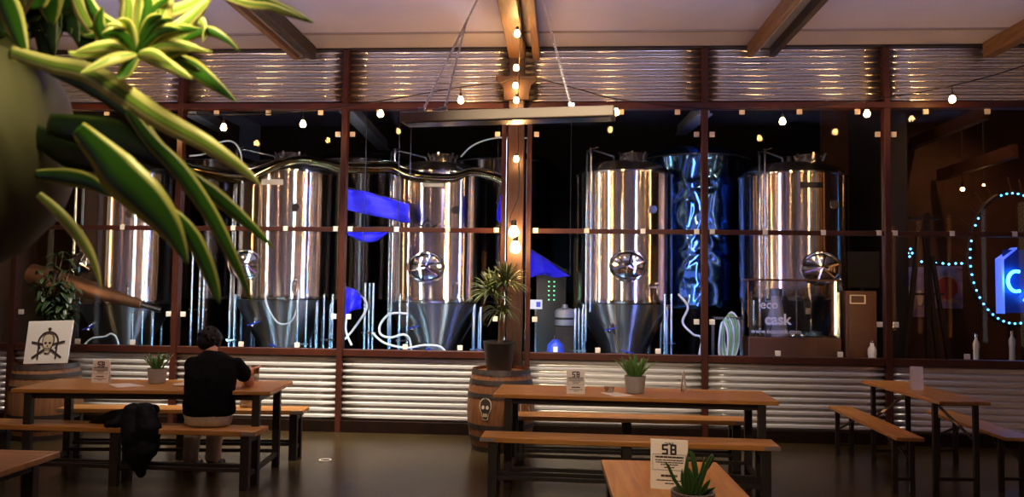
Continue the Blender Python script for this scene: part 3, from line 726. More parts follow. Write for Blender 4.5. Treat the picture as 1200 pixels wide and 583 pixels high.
for px_, py_, lab in ((1128, 222, 'small warm pendant bulb in the taproom left of the ring of lights'), (1153, 217, 'smaller warm pendant bulb just right of the other taproom pendant')):
    c = wp(px_, py_, 2.4); t = thing('pendant_bulb', lab, 'lamp', c)
    MB().ball((0, 0, 0), .028 if px_ < 1140 else .018, 12, 8).build('bulb', M['warmlamp'], t); MB().tube([V(0, 0, .02), V(0, 0, .09)], .016, 10).build('socket', M['socket'], t); MB().tube([V(0, 0, .08), V(0, 0, 5.08-c.z)], .004, 6).build('cord', M['cord'], t)
a = wp(992, 295, 1.6); b_ = wp(1030, 338, 1.6)
t = thing('wall_screen', 'blank black screen above the brown storage cabinet', 'screen', ((a.x+b_.x)/2, 1.6, (a.z+b_.z)/2))
MB().box((0, 0, 0), (b_.x-a.x, .06, a.z-b_.z)).build('panel', M['black'], t, .005)
MB().bar(V(0, .05, 0), V(0, .05, -(a.z+b_.z)/2), .06, .05).build('stand_pole', M['darksteel'], t)
c = wp(1022, 416, .6)
t = thing('small_bottle', 'pale lit bottle standing just behind the sill, right of the storage cabinet', 'bottle', (c.x, .6, 0))
MB().lathe([(.04, 0), (.04, c.z-.02), (.045, c.z), (.045, c.z+.06), (.02, c.z+.1), (.02, c.z+.14)], 16).build('body', M['whiteplastic'], t)
MB().tube([V(0, 0, c.z+.13), V(0, 0, c.z+.16)], .024, 10).build('cap', M['chrome'], t)
# right room seen through the last panes
struct('wall_taproom', MB().box((wp(1140, 300, 3.2).x, 3.25, 2.6), (4.2, .1, 5.2)), M['brown'])
struct('trim_30', MB().box((wp(1028, 300, 2.6).x, 2.6, 2.6), (.3, 1.2, 5.2)), M['dark'])
a = wp(975, 210, 3.4); b_ = wp(1032, 300, 3.4)
def poster(name, lab, rect, Y, m, cat='poster'):
    a = wp(rect[0], rect[1], Y); b_ = wp(rect[2], rect[3], Y)
    t = thing(name, lab, cat, ((a.x+b_.x)/2, Y, (a.z+b_.z)/2))
    MB().box((0, 0, 0), (abs(b_.x-a.x), .02, abs(a.z-b_.z))).build('sheet', m, t)
    return t, abs(b_.x-a.x), abs(a.z-b_.z)
t, w, h = poster('poster', 'lilac poster with pale figures under the blue lights', (1044, 313, 1086, 372), 3.188, M['lilac'])
for k in range(5): MB().ball((-w*.3+k*w*.15, -.012, -h*.2+.06*(k % 3)), (.05, .006, .11), 12, 8).build('pale_shape', M['tanprint'] if k % 2 else M['cream'], t)
t, w, h = poster('poster', 'lilac poster with a red round print under the blue lights, right of the trestle', (1092, 312, 1128, 362), 3.188, M['lilac'])
q = MB(); q.prism([(w*.36*cos(a_)-.01, w*.42*sin(a_)) for a_ in [j*PI/12-.3 for j in range(21)]], (0, -.012, -.02), X, Z, -Yv, .006); q.build('red_print', M['redink'], t)
q = MB(); q.ribbon([j*PI/10+.2 for j in range(10)], w*.38, w*.42, (-.01, -.014, -.01), X, Z, -Yv, .006); q.build('pale_outline', M['tanprint'], t)
for k in range(3): MB().bar(V(-w*.4+.1*k, -.016, -h*.30), V(-w*.22+.12*k, -.016, -h*.36), .01, .05).build('script_stroke', M['tanprint'], t)
# trestle: dark crossed legs
Yq = 1.7
t = thing('trestle_frame', 'tall dark trestle of crossed legs standing in front of the two posters', 'trestle', wp(1075, 400, Yq)*1)
base = Vector(t.location); base.z = 0; t.location = base
for (u0_, v0_, u1_, v1_, w_) in ((1060, 425, 1078, 262, .05), (1100, 425, 1082, 262, .05), (1112, 425, 1092, 300, .04), (1088, 425, 1086, 250, .06)):
    A = wp(u0_, v0_, Yq); B = wp(u1_, v1_, Yq); d = (B-A)
    A = A-d*(A.z/d.z)
    MB().bar(A-base, B-base, w_, .05).build('leg', M['darksteel'], t)
MB().bar(wp(1066, 345, Yq)-base, wp(1106, 345, Yq)-base, .03, .03).build('rung', M['darksteel'], t)
MB().bar(wp(1070, 310, Yq)-base, wp(1100, 310, Yq)-base, .03, .03).build('rung', M['darksteel'], t)
MB().bar(wp(1066, 256, Yq)-base, wp(1100, 256, Yq)-base, .08, .04).build('top_bar', M['darksteel'], t)
# string of blue LEDs
t = thing('led_string', 'string of small pale blue lights along the top of the posters', 'light string', wp(1040, 305, 2.9))
b0 = Vector(t.location)
ds = [(1041, 308), (1044, 302), (1050, 299), (1058, 299), (1064, 297), (1067, 292), (1069, 297), (1066, 301), (1074, 304), (1080, 307), (1091, 310), (1097, 309), (1105, 309), (1112, 310), (1120, 309), (1127, 309)]
for a_ in ds: MB().ball(wp(*a_, 2.9)-b0, .015, 8, 6).build('led', M['cyandot'], t)
MB().tube([wp(a_[0], a_[1]-1, 2.92)-b0 for a_ in ds], .005, 6).build('cord', M['cord'], t)
# the big ring of blue lights and the neon sign
Yn = 1.6
c = wp(1186, 303, Yn); t = thing('ring_sign', 'big ring of blue lights with dark spokes around the neon sign', 'sign', c)
rx, rz = wp(1238, 303, Yn).x-c.x, (wp(1186, 226, Yn).z-c.z)
ring = [V(rx*cos(a_)*1.0, 0, rz*sin(a_)) for a_ in [j*2*PI/48 for j in range(48)]]
MB().tube(ring, .03, 10, closed=True).build('ring', M['darksteel'], t)
for j in range(48):
    a_ = j*2*PI/48
    if abs(a_-2.2) < .25: continue
    MB().ball(V(rx*cos(a_)*.985, -.035, rz*sin(a_)*.985), .0125, 8, 6).build('led', M['bluedot'], t)
for j in range(10):
    a_ = PI*.42+j*PI/14
    MB().bar(V(rx*cos(a_), 0, rz*sin(a_)), V(rx*cos(a_)*1.18-.05, 0, rz*sin(a_)*1.18+.05), .012, .012).build('spoke', M['cabinet'], t)
MB().bar(V(0, .04, -rz), V(0, .04, -c.z), .08, .05).build('stand_pole', M['darksteel'], t)
c = wp(1192, 330, Yn); t = thing('neon_sign', 'bright blue neon C on a blue panel inside the ring of lights', 'neon sign', c)
MB().prism([(-.17, -.40), (-.17, .28), (.02, .42), (.02, .40), (-.14, .265), (-.14, -.40)], (0, .02, 0), X, Z, Yv, .14).build('panel_edge_glow', M['edgeglow'], t)  # edge made to glow, to throw a blue line on the right tank
MB().box((.12, .06, 0), (.5, .03, .78)).build('panel', M['bluepaint'], t)
cc = wp(1186, 330, Yn)-c
MB().tube([cc+V(.10*cos(a_)+.04, -.02, .125*sin(a_)) for a_ in [PI*.38+j*PI*1.25/18 for j in range(19)]], .02, 10).build('neon_tube', M['neon'], t)
MB().tube(spline([cc+V(.24, -.02, -.09), cc+V(.17, -.02, -.17), cc+V(.13, -.02, -.24)], 5), .018, 10).build('neon_tube', M['neon'], t)
MB().bar(V(.1, .05, -.4), V(.1, .05, -c.z), .05, .04).build('stand_pole', M['darksteel'], t)
# roof steel in the brewery
def rbeam(p0, p1, y0, y1, lab, m='greysteel', w=.12):
    a = wp(*p0, y0); b_ = wp(*p1, y1); t = thing('roof_beam', lab, 'beam', a, 0, 'roof beams in the brewery')
    MB().bar(V(0, 0, 0), b_-a, w, .14).build('web', M[m], t); MB().bar(V(0, 0, -.08), b_-a+V(0, 0, -.08), w*1.5, .02).build('flange', M[m], t)
rbeam((224, 127), (262, 150), 1.0, 4.5, 'grey slanting roof beam behind the second pair of left bulbs')
rbeam((405, 122), (450, 170), 1.0, 4.5, 'grey slanting roof beam left of the violet hatch tank top')
rbeam((826, 126), (798, 152), 1.0, 4.5, 'grey slanting roof beam beside the second window post right of the post')
rbeam((1155, 131), (1045, 178), 1.0, 4.0, 'dim slanting roof beam high in the far right window', 'cabinet', .06)
rbeam((1190, 176), (1100, 205), 1.2, 3.0, 'dim slanting roof beam above the ring of lights', 'cabinet', .06)
# ------------------------------------------------------------------ benches and tables
def frame_from(pa, pb, h):
    A = fp(*pa, h); B = fp(*pb, h); d = B-A; L = d.length; return A, d/L, L
def slab_thing(name, lab, cat, A, ex, L, w, h, th, group, wood='table', legs='trestle', apron=False):
    """A = front left top corner, ex along the length, width goes away from the camera"""
    rz = math.atan2(ex.y, ex.x); ey = V(-ex.y, ex.x, 0)
    c = A + ex*(L/2) + ey*(w/2); c.z = 0
    t = thing(name, lab, cat, c, rz, group)
    top = 'seat' if cat == 'bench' else 'tabletop'
    MB().box((0, 0, h-th/2), (L, w, th)).build(top, M[wood], t, 0.005)
    if legs == 'trestle':
        xs = (-L/2+.09, 0, L/2-.09) if cat == 'bench' else (-L/2+.12, L/2-.12)
        lw = .07 if cat == 'bench' else .06
        for x in xs:
            for s in (-1, 1): MB().box((x, s*(w/2-.045), (h-th)/2), (lw, .05, h-th)).build('leg', M['leg'], t, 0.004)
            MB().box((x, 0, h-th-.03), (lw*.8, w-.06, .05)).build('cross_bar', M['leg'], t, 0.003)
            MB().box((x, 0, .11), (lw*.6, w-.08, .035)).build('foot_bar', M['leg'], t, 0.003)
        for s in (-1, 1): MB().box((0, s*(w/2-.06), .14), (L-.2, .022, .03)).build('stretcher', M['leg'], t, 0.003)
        if cat == 'bench':
            for s in (-1, 1): MB().box((s*(L/2-.05), -w/2-.002, h-th/2), (.11, .006, th*.6)).build('end_bracket', M['bracket'], t)
        else:
            for s in (-1, 1): MB().box((0, s*(w/2-.07), h-th-.025), (L-.26, .025, .05)).build('apron', M['leg'], t, 0.003)
    else:   # folding steel legs with crossed struts
        for x in (-L/2+.14, L/2-.14):
            for s in (-1, 1): MB().box((x, s*(w/2-.04), (h-th)/2), (.03, .04, h-th)).build('leg', M['leg'], t, 0.003)
            MB().box((x, 0, .10), (.02, w-.06, .025)).build('foot_bar', M['leg'], t)
            MB().box((x, 0, h-th-.012), (.025, w-.06, .02)).build('cross_bar', M['leg'], t)
            sx = -1 if x > 0 else 1
            for s in (-1, 1): MB().bar((x, s*(w/2-.05), h*.55), (x+sx*.32, -s*.02, h-th-.01), .012, .02).build('brace', M['chrome' if cat == 'table' else 'leg'], t)
    return t
GB, GT = 'orange wooden benches', 'orange wooden tables'
A, ex, L = frame_from((563, 512.5), (914, 523.5), .45)
bench_mf = slab_thing('bench', 'long orange bench in front of the middle table, nearest the camera of the two there', 'bench', A, ex, L, .26, .45, .04, GB)
A, ex, L = frame_from((597, 487.5), (877, 494), .45)
slab_thing('bench', 'orange bench behind the middle table, along the corrugated wall beside the centre barrel', 'bench', A, ex, L, .24, .45, .04, GB)
A, ex, L = frame_from((577.5, 462), (913, 471), .73); TA, Tex, TL = A, ex, L
slab_thing('table', 'long orange table in the middle, beside the barrel, with a pot plant and two cards', 'table', A, ex, L, .60, .73, .032, GT)
A, ex, L = frame_from((-30, 497), (299, 506.5), .45); BA, Bex, BL = A, ex, L
slab_thing('bench', 'orange bench the person in black sits on, with the jacket over it', 'bench', A, ex, L, .26, .45, .04, GB)
A, ex, L = frame_from((66, 479), (355, 481.5), .45)
slab_thing('bench', 'orange bench behind the left table, along the corrugated wall', 'bench', A, ex, L, .24, .45, .04, GB)
A, ex, L = frame_from((12.5, 456), (317, 459), .73); LA, Lex, LL = A, ex, L
slab_thing('table', 'long orange table on the left where the person in black sits', 'table', A, ex, L, .66, .73, .032, GT)
# the near table, end on
A, ex, L = frame_from((704.3, 539), (839.6, 542), .73)
ey = V(-ex.y, ex.x, 0)
NA, Nex, Ney = Vector(A), ex, ey
slab_thing('table', 'near orange table end on at the bottom edge, with the 58 card and aloe', 'table', A-ey*2.1+ex*L*0, ey, 2.1, L, .73, .032, GT).location = (A-ey*1.05+ex*(L/2)).to_2d().to_3d()
c = fp(71, 529, .73); c2 = fp(0, 560, .73)
slab_thing('table', 'orange table corner at the bottom left edge of the photo', 'table', V(c.x-2.0, c.y-.60, .73), V(1, 0, 0), 2.0, .60, .73, .032, GT)
# folding set at the right, end on
A = fp(1100.8, 470.6, .73); B = fp(1010, 446, .73); d = (A-B); L = d.length
slab_thing('table', 'dim narrow folding table at the right with crossed leg struts', 'table', B, d/L, L, .40, .73, .03, GT, legs='fold')
t = bpy.context.scene.objects
A = fp(1050.6, 513, .45); B = fp(970.6, 475.5, .45); d = (A-B); L = d.length
slab_thing('bench', 'narrow folding bench on the left side of the dim right table', 'bench', B, d/L, L, .21, .45, .03, GB, legs='fold')
A = fp(1178, 513, .45); B = fp(1085, 481, .45); d = (A-B); L = d.length
slab_thing('bench', 'narrow folding bench on the right side of the dim right table', 'bench', B, d/L, L, .24, .45, .03, GB, legs='fold')

# ------------------------------------------------------------------ cards, flyers, pots, glasses on the tables
def card(px, py, lab, rz=0, h=.19, w=.145, num=True, zt_=.73, m='paper'):
    c = fp(px, py, zt_); t = thing('table_card', lab, 'table card', V(c.x, c.y, zt_), rz, 'table number cards')
    th = rad(6); e = V(0, sin(th), cos(th)); nrm = V(0, -cos(th), sin(th)); o = V(0, -.03, 0)
    MB().prism([(-w/2, 0), (w/2, 0), (w/2, h), (-w/2, h)], o, X, e, -nrm, .003).build('front_panel', M[m], t)
    e2 = V(0, -sin(th), cos(th))
    MB().prism([(-w/2, 0), (w/2, 0), (w/2, h), (-w/2, h)], o+V(0, .06+sin(th)*h*.0, 0)-V(0, .06-2*sin(th)*h, 0)+V(0, .003, 0), X, e2, Yv, .003).build('back_panel', M[m], t)
    def tx(s, size, y, bold=0): return text_part('printed_line', s, size, o+e*(h*y)+nrm*.0012, X, e, nrm, M['ink'], t, .0003, bold=bold)
    if num:
        tx('TABLE', .013, .915, .0004)
        rr = random.Random(5)
        for yy, wl, hh in ((.645, .108, .0062), (.585, .118, .0036), (.54, .112, .0036), (.495, .07, .0036), (.44, .04, .0036), (.27, .062, .0072), (.18, .10, .0036), (.12, .035, .0036)):
            d = MB(); a_ = -wl/2      # illegible small print as broken strokes
            while a_ < wl/2:
                l_ = min(rr.uniform(.006, .016), wl/2-a_+.002); d.prism([(a_, -hh/2), (a_+l_, -hh/2), (a_+l_, hh/2), (a_, hh/2)], o+e*(h*yy)+nrm*.0008, X, e, nrm, .0006); a_ += l_+.003
            d.build('printed_line', M['ink'], t)
        for q, segs in ((-.0175, 'abcde'), (.0175, 'abcdefg')):
            d = MB(); sw, shh, st = .026, .044, .008; oo = o+X*q+e*(h*.80)+nrm*.0008
            S = {'a': (0, shh/2-st/2, sw, st), 'b': (-sw/2+st/2, shh/4, st, shh/2), 'c': (0, 0, sw, st), 'd': (sw/2-st/2, -shh/4, st, shh/2), 'e': (0, -shh/2+st/2, sw, st), 'f': (sw/2-st/2, shh/4, st, shh/2), 'g': (-sw/2+st/2, -shh/4, st, shh/2)}
            for g in segs:
                cx_, cy_, w_, h_ = S[g]; k_ = min(w_, h_)*.35; w2, h2 = w_/2, h_/2
                d.prism([(-w2+k_, -h2), (w2-k_, -h2), (w2, -h2+k_), (w2, h2-k_), (w2-k_, h2), (-w2+k_, h2), (-w2, h2-k_), (-w2, -h2+k_)], oo+X*cx_+e*cy_, X, e, nrm, .0006+.0001*len(g))
            d.build('number_digit', M['ink'], t)
        tx('PLEASE NOTE YOUR TABLE', .0098, .645, .0004); tx('number when ordering at the bar', .0082, .585); tx('or order from your table and we', .0082, .54); tx('will bring it over', .0082, .495)
        tx('please order', .0082, .44); tx('MORE INFO', .013, .27, .0004); tx('ask any member of the bar team', .0082, .18); tx('thank you', .0082, .12)
        b = MB(); yb0, yb1 = h*.385, h*.70; xb = w*.44
        for (a0, b0, a1, b1) in ((-xb, yb0, xb, yb0), (-xb, yb1, xb, yb1), (-xb, yb0, -xb, yb1), (xb, yb0, xb, yb1)): b.bar(o+X*a0+e*b0+nrm*.001, o+X*a1+e*b1+nrm*.001, .0012, .0012, nrm)
        b.build('printed_box', M['ink'], t)
    return t
card(119, 448.5, 'white number card standing on the left table')
card(674.5, 461.5, 'cream number card on the middle table near its left end', rad(4))
card(784, 572, 'white 58 number card on the near table behind the aloe', rad(-7), .205, .155)
card(799.5, 458.5, 'tan card seen edge-on near the middle of the middle table', rad(76), .17, .13, num=False)
card(1074, 457, 'dim tan card on the folding table at the right', rad(-12), .20, .10, num=False)
def flyer(lab, pts, th=.0025):
    P4 = [fp(a, b, .7325) for a, b in pts]; c = sum(P4, Vector())/4
    o = MB().prism([(p.x-c.x, p.y-c.y) for p in P4], (0, 0, 0), X, Yv, Z, th).build('paper_sheet', M['paper']); o.location = V(c.x, c.y, .7305)
    tag(o, lab, 'paper', 'paper sheets on tables')
flyer('loose white paper sheet lying between card and pot on the left table', [(127, 450.5), (138, 454.5), (169, 452.5), (152, 449.5)])
flyer('loose cream paper sheet lying by the pot on the middle table', [(704, 460.5), (720, 465), (743, 464), (722, 460)])
b = MB(); c = fp(212, 453, .73)
b.ball((0, 0, .012), (.05, .035, .014), 12, 8); b.ball((.03, .01, .025), (.025, .02, .022), 10, 7); b.ball((-.035, -.01, .012), (.035, .02, .010), 10, 7)
o = b.build('napkin', M['paper'], remesh=.006); o.location = V(c.x, c.y, .73); tag(o, 'crumpled white napkin on the left table beside the person', 'napkin')
def succulent(px, py, lab, s=1.0, n=18, z=None, tall=.14, seed=1, loc=None):
    rnd = random.Random(seed)
    c = loc or fp(px, py, .73); t = thing('potted_aloe', lab, 'pot plant', V(c.x, c.y, .73), 0, 'potted aloes on tables')
    H = .125*s; R1, R0 = .078*s, .066*s
    MB().lathe([(R0*.9, 0), (R0, .006), (R1, H-.006), (R1, H), (R1-.008, H), (R1-.011, H-.02)], 40, capb=False).build('pot', M['pot_grey'], t)
    MB().lathe([(R1-.009, H-.018), (R1*.5, H-.014), (.001, H-.012)], 30, capa=False).build('soil', M['soil'], t)
    b = MB()
    for i in range(n):
        a = i*2.4+rnd.uniform(-.3, .3); k = i/n; r = .05*s*(1-k*.7)
        l = tall*s*(0.7+.6*rnd.random()); out = (.75-.55*k)*l*rnd.uniform(.5, 1.1)
        p0 = V(cos(a)*r*.4, sin(a)*r*.4, H-.02); p1 = V(cos(a)*(r+out*.5), sin(a)*(r+out*.5), H+l*.5); p2 = V(cos(a)*(r+out), sin(a)*(r+out), H+l*(.95-.25*(1-k)))
        b.blade([p0, p1, p2], .022*s, side=V(-sin(a), cos(a), 0), fold=.5, seg=5, bw=.9)
    b.build('foliage', M['succulent'], t, solid=.004*s)
    return t
succulent(184, 449.5, 'small aloe in a grey pot on the left table', 1.0, 20, seed=3, tall=.12)
succulent(744, 461, 'bushy green plant in a grey pot on the middle table', 1.1, 34, seed=5, tall=.14)
c = fp(812, 575.5, .73+.125)
succulent(0, 0, 'aloe with long green leaves in a grey pot on the near table', 1.0, 0, seed=8, loc=c)
o = bpy.context.scene.objects; t = [q for q in o if q.get('label', '').startswith('aloe with long')][0]
old = [q for q in t.children if q.name.startswith('foliage')][0]; bpy.data.objects.remove(old)
b = MB(); H = .125; dd = (c-CAM).length
def loc_of(px, py, dy=0.0): return wp(px, py, c.y+dy)-Vector(t.location)
for pts, w in (([(806, 584), (803, 560), (806, 530)], .022), ([(812, 584), (815, 560), (812, 536), (808, 529)], .020), ([(815, 584), (822, 562), (828, 545), (834, 535), (835, 541), (829, 552)], .017),
               ([(818, 584), (826, 570), (832, 562)], .02), ([(804, 584), (797, 572), (790, 562), (783, 546), (780, 543)], .010), ([(808, 584), (800, 566), (799, 550)], .018),
               ([(818, 584), (830, 574), (838, 571)], .02), ([(805, 584), (798, 575), (793, 568)], .016), ([(812, 584), (816, 566), (822, 556), (826, 536)], .018), ([(810, 584), (809, 560), (806, 548)], .022)):
    y = random.uniform(-.02, .03)
    b.blade([loc_of(p[0], p[1], y*(i/len(pts))) for i, p in enumerate(pts)], w, side=V(1, .3, 0), fold=.45, seg=5, bw=.95)
b.build('foliage', M['succulent'], t, solid=.004)
def tumbler(loc, lab, h=.13, r=.036, beer=False):
    t = thing('drinking_glass', lab, 'glass', loc)
    MB().lathe([(.001, .008), (r*.78, .008), (r, h), (r*1.04, h), (r*.84, 0), (.001, 0)][::-1], 28, capa=False, capb=False).build('glass_wall', M['tumbler'], t)
    if beer: MB().lathe([(.001, .010), (r*.76, .010), (r*.90, h*.55), (.001, h*.55)], 24, capa=False, capb=False).build('drink', M['beer'], t)
    return t
c = fp(714, 461, .73); tumbler(V(c.x, c.y, .73), 'low clear glass beside the paper sheet on the middle table', .05, .04)
# small white ring on the floor
c = fp(381, 540, 0)
o = MB().lathe([(.045, 0), (.055, 0), (.055, .006), (.045, .006), (.045, 0)], 32, capa=False, capb=False).build('floor_ring', M['paper']); o.location = V(c.x, c.y, .001)
tag(o, 'small pale ring lying on the open floor between the two tables', 'ring')

# ------------------------------------------------------------------ barrels
def barrel(x, y, lab, H, R, wood):
    t = thing('wine_barrel', lab, 'barrel', (x, y, 0), 0, 'oak barrels against the glass wall')
    def r(z): u = (z/H-.5)*2; return R*(1-.17*u*u)
    prof = [(r(H*i/20), H*i/20) for i in range(21)]
    n = 24*4; b = MB(); k0 = 0
    for rr, z in prof:
        for j in range(n):
            q = .985 if j % 4 == 0 else 1.0; a = 2*PI*j/n; b.v.append(V(cos(a)*rr*q, sin(a)*rr*q, z))
    for i in range(20):
        for j in range(n): b.f.append([i*n+j, i*n+(j+1) % n, (i+1)*n+(j+1) % n, (i+1)*n+j])
    b.f.append([j for j in range(n)][::-1])
    b.build('staves', M[wood], t, ang=50)
    MB().lathe([(r(H)*.97, H-.03), (.001, H-.03)], 40, capa=False, capb=False).build('barrel_head', M['barrel'], t)
    for z, w in ((.0, .05), (.13, .045), (.28, .045), (.66, .045), (.82, .045), (.935, .05)):
        z0, z1 = z*H, z*H+w
        MB().lathe([(r(z0)+.001, z0), (r(z0)+.005, z0), (r(z1)+.005, z1), (r(z1)+.001, z1)], 48, capa=False, capb=False).build('hoop', M['hoop'], t)
    return t, r
HB = .775
bx = wp(587, 470, -.62).x
tb, rb = barrel(bx, -.62, 'oak barrel with painted skull under the palm, at the foot of the post', HB, .33, 'barrel')
bx2 = wp(54, 460, -.62).x
tb2, rb2 = barrel(bx2, -.62, 'oak barrel at the far left carrying the skull board', wp(54, 425, -.62).z, .335, 'barrel_pale')
def on_barrel(outline, ca, cz, name, m, lift=.004, th=.003):
    b = MB(); n = len(outline); R_ = .33
    for L_ in (lift, lift+th):
        for a, z in outline:
            zz = cz+z; aa = ca+a/R_; q = rb(zz)+L_; b.v.append(V(cos(aa)*q, sin(aa)*q, zz))
    b.f.append(list(range(n))); b.f.append(list(range(n, 2*n))[::-1])
    for i in range(n): b.f.append([i, (i+1) % n, n+(i+1) % n, n+i])
    return b.build(name, m, tb)
def ell(a, b_, n=20, x=0, y=0): return [(x+a*cos(2*PI*i/n), y+b_*sin(2*PI*i/n)) for i in range(n)]
ca = rad(-90-22); cz = .42
sk = [(-.05, .06), (-.03, .085), (0, .092), (.03, .085), (.05, .06), (.055, .02), (.045, -.02), (.03, -.05), (.025, -.09), (0, -.1), (-.025, -.09), (-.03, -.05), (-.045, -.02), (-.055, .02)]
on_barrel([(a*1.15, b_*1.1) for a, b_ in sk], ca, cz, 'skull_outline', M['cream'], .002)
on_barrel(sk, ca, cz, 'skull_painting', M['inkbrown'], .004)
for s in (-1, 1): on_barrel(ell(.014, .018, 14, s*.022, .012), ca, cz, 'skull_eye', M['cream'], .006)
for k in range(3): on_barrel([(-.018+.015*k, -.075), (-.010+.015*k, -.075), (-.010+.015*k, -.045), (-.018+.015*k, -.045)], ca, cz, 'skull_tooth', M['cream'], .006)
def arc_on(ca, cz, r1, r2, a0, a1, n=12, sx=1):
    o_ = [(r2*cos(a0+(a1-a0)*i/n)*sx, r2*sin(a0+(a1-a0)*i/n)) for i in range(n+1)] + [(r1*cos(a1-(a1-a0)*i/n)*sx, r1*sin(a1-(a1-a0)*i/n)) for i in range(n+1)]
    for i in range(n):
        q = [o_[i], o_[i+1], o_[2*n-i], o_[2*n+1-i]]; on_barrel(q, ca, cz, 'painted_letter', M['cream'], .003)
ca2 = rad(-90+30)
arc_on(ca2, .47, .055, .064, 0, PI, 8, .8)
on_barrel([(-.052, -.12), (-.043, -.12), (-.043, .48-.47), (-.052, .01)], ca2, .47, 'painted_letter', M['cream'], .003)
on_barrel([(.043, -.12), (.052, -.12), (.052, .01), (.043, .01)], ca2, .47, 'painted_letter', M['cream'], .003)
arc_on(ca2+.42, .47, .045, .054, -.3, PI+.3, 8, .6)
arc_on(ca2+.42, .38, .045, .054, PI*.9, PI*2.4, 8, .6)

# skull board leaning on the left barrel
c = wp(57, 424, -.80); zb = wp(54, 425, -.62).z
a0 = wp(27, 424, -.8); a1 = wp(78, 423, -.8); a2 = wp(87, 375.5, -.75); a3 = wp(34, 374, -.75)
t = thing('skull_board', 'white board with a dark skull emblem standing on the left barrel', 'sign board', V(c.x, -.80, zb-.005))
o_ = Vector(t.location); ux = (a1-a0); wbd = ux.length; ux.normalize(); uy = (a3-a0); hb = uy.length; uy.normalize(); un = ux.cross(uy).normalized()
org = a0-o_; org.z = .004
MB().prism([(0, 0), (wbd, 0), (wbd*1.03, hb), (.0, hb)], org, ux, uy, -un, .02).build('board', M['paper'], t, .002)
E = org + ux*(wbd*.52) + uy*(hb*.47) + un*.002
kx = .72; uxe, uye = ux*kx, uy*kx
q = MB(); q.ribbon([rad(-40+i*13) for i in range(21)], hb*.30, hb*.36, E+uye*hb*.04, uxe, uye, un, .002); q.build('emblem_ring', M['inkbrown'], t)
q = MB(); q.prism([(-.02, 0), (.02, 0), (.012, .10), (.03, .12), (.0, .15), (-.03, .12), (-.012, .10)], E+uye*hb*.26, uxe, uye*.75, un, .003); q.build('emblem_finial', M['inkbrown'], t)
q = MB()
for s in (-1, 1):
    q.prism([(-.012, -.2), (.012, -.2), (.012, .0), (-.012, .0)], E+uxe*s*.13-uye*.02, uxe, uye, un, .002)
    q.prism([(0, -.014), (s*.24, .035), (s*.24, .065), (s*.20, .06), (0, .014)], E-uye*.03, uxe, uye, un, .0025)
    q.prism([(0, -.014), (s*.2, -.15), (s*.22, -.13), (s*.02, .014)], E-uye*.06, uxe, uye, un, .0028)
q.build('emblem_bones', M['inkbrown'], t)
S = 1.35
q = MB(); q.prism([(a*S*1.2, b_*S*1.1) for a, b_ in sk], E, uxe, uye, un, .004); q.build('skull_edge', M['inkbrown'], t)
q = MB(); q.prism([(a*S, b_*S) for a, b_ in sk], E, uxe, uye, un, .006); sko = q.build('skull', M['cream'], t)
for s in (-1, 1): MB().prism(ell(.019, .017, 14, s*.03, .005), E, uxe, uye, un, .008).build('eye_socket', M['inkbrown'], sko)
MB().prism([(0, -.02), (.012, -.05), (-.012, -.05)], E, uxe, uye, un, .008).build('nose', M['inkbrown'], sko)
q = MB()
for k in range(5): q.box(E+uxe*(-.03+.015*k)-uye*.085+un*.006, (.004, .004, .035))
q.build('teeth_lines', M['inkbrown'], sko)

# ------------------------------------------------------------------ palm on the middle barrel, leafy plant on the left barrel
def strappy(t, centre, n, Lf, w, m, seed, up=.4, name='leaf_crown', droop=.6):
    rnd = random.Random(seed); b = MB()
    for i in range(n):
        a = i*2.39996+rnd.uniform(-.2, .2); el = rnd.uniform(-.25, 1.35); l = Lf*rnd.uniform(.7, 1.1)
        d = V(cos(a)*cos(el), sin(a)*cos(el), sin(el)); p0 = centre+d*.015; p1 = centre+d*l*.55+Z*.02; p2 = centre+d*l-Z*l*.28*cos(el)*droop
        b.blade([p0, p1, p2], w, side=V(-sin(a), cos(a), 0), fold=.3, seg=5, bw=.8)
    return b.build(name, m, t, solid=.0015)
pc = V(bx-.02, -.66, HB-.03)
t = thing('palm_plant', 'spiky palm with narrow leaves in a dark pot on the middle barrel', 'pot plant', pc)
zp = lambda px, py: wp(px, py, -.66)-pc
MB().lathe([(.115, 0), (.12, .01), (.155, .27), (.16, .275), (.16, .295), (.145, .295), (.14, .27)], 40, capb=False).build('pot', M['pot_dark'], t)
MB().lathe([(.142, .27), (.001, .275)], 30, capa=False, capb=False).build('soil', M['soil'], t)
MB().tube(spline([V(0, 0, .26), zp(586, 385), zp(585, 362), zp(578, 345)], 5), .017, 10).build('trunk', M['stem'], t)
MB().tube(spline([V(.02, .01, .26), zp(592, 380), zp(594, 355), zp(592, 330)], 5), .015, 10).build('trunk', M['stem'], t)
strappy(t, zp(576, 345), 120, .27, .019, M['dracaena'], 2)
strappy(t, zp(593, 335), 120, .27, .019, M['dracaena'], 4)
strappy(t, zp(588, 368), 60, .22, .015, M['dracaena'], 6, droop=1.2)
pc = V(bx2-.02, -.56, wp(54, 425, -.62).z-.03)
t = thing('leafy_plant', 'dark leafy plant in a pot behind the skull board on the left barrel', 'pot plant', pc)
MB().lathe([(.10, 0), (.14, .26), (.145, .27), (.13, .27)], 32, capb=False).build('pot', M['pot_dark'], t)
MB().lathe([(.13, .25), (.001, .255)], 24, capa=False, capb=False).build('soil', M['soil'], t)
rnd = random.Random(9); b = MB(); st = MB()
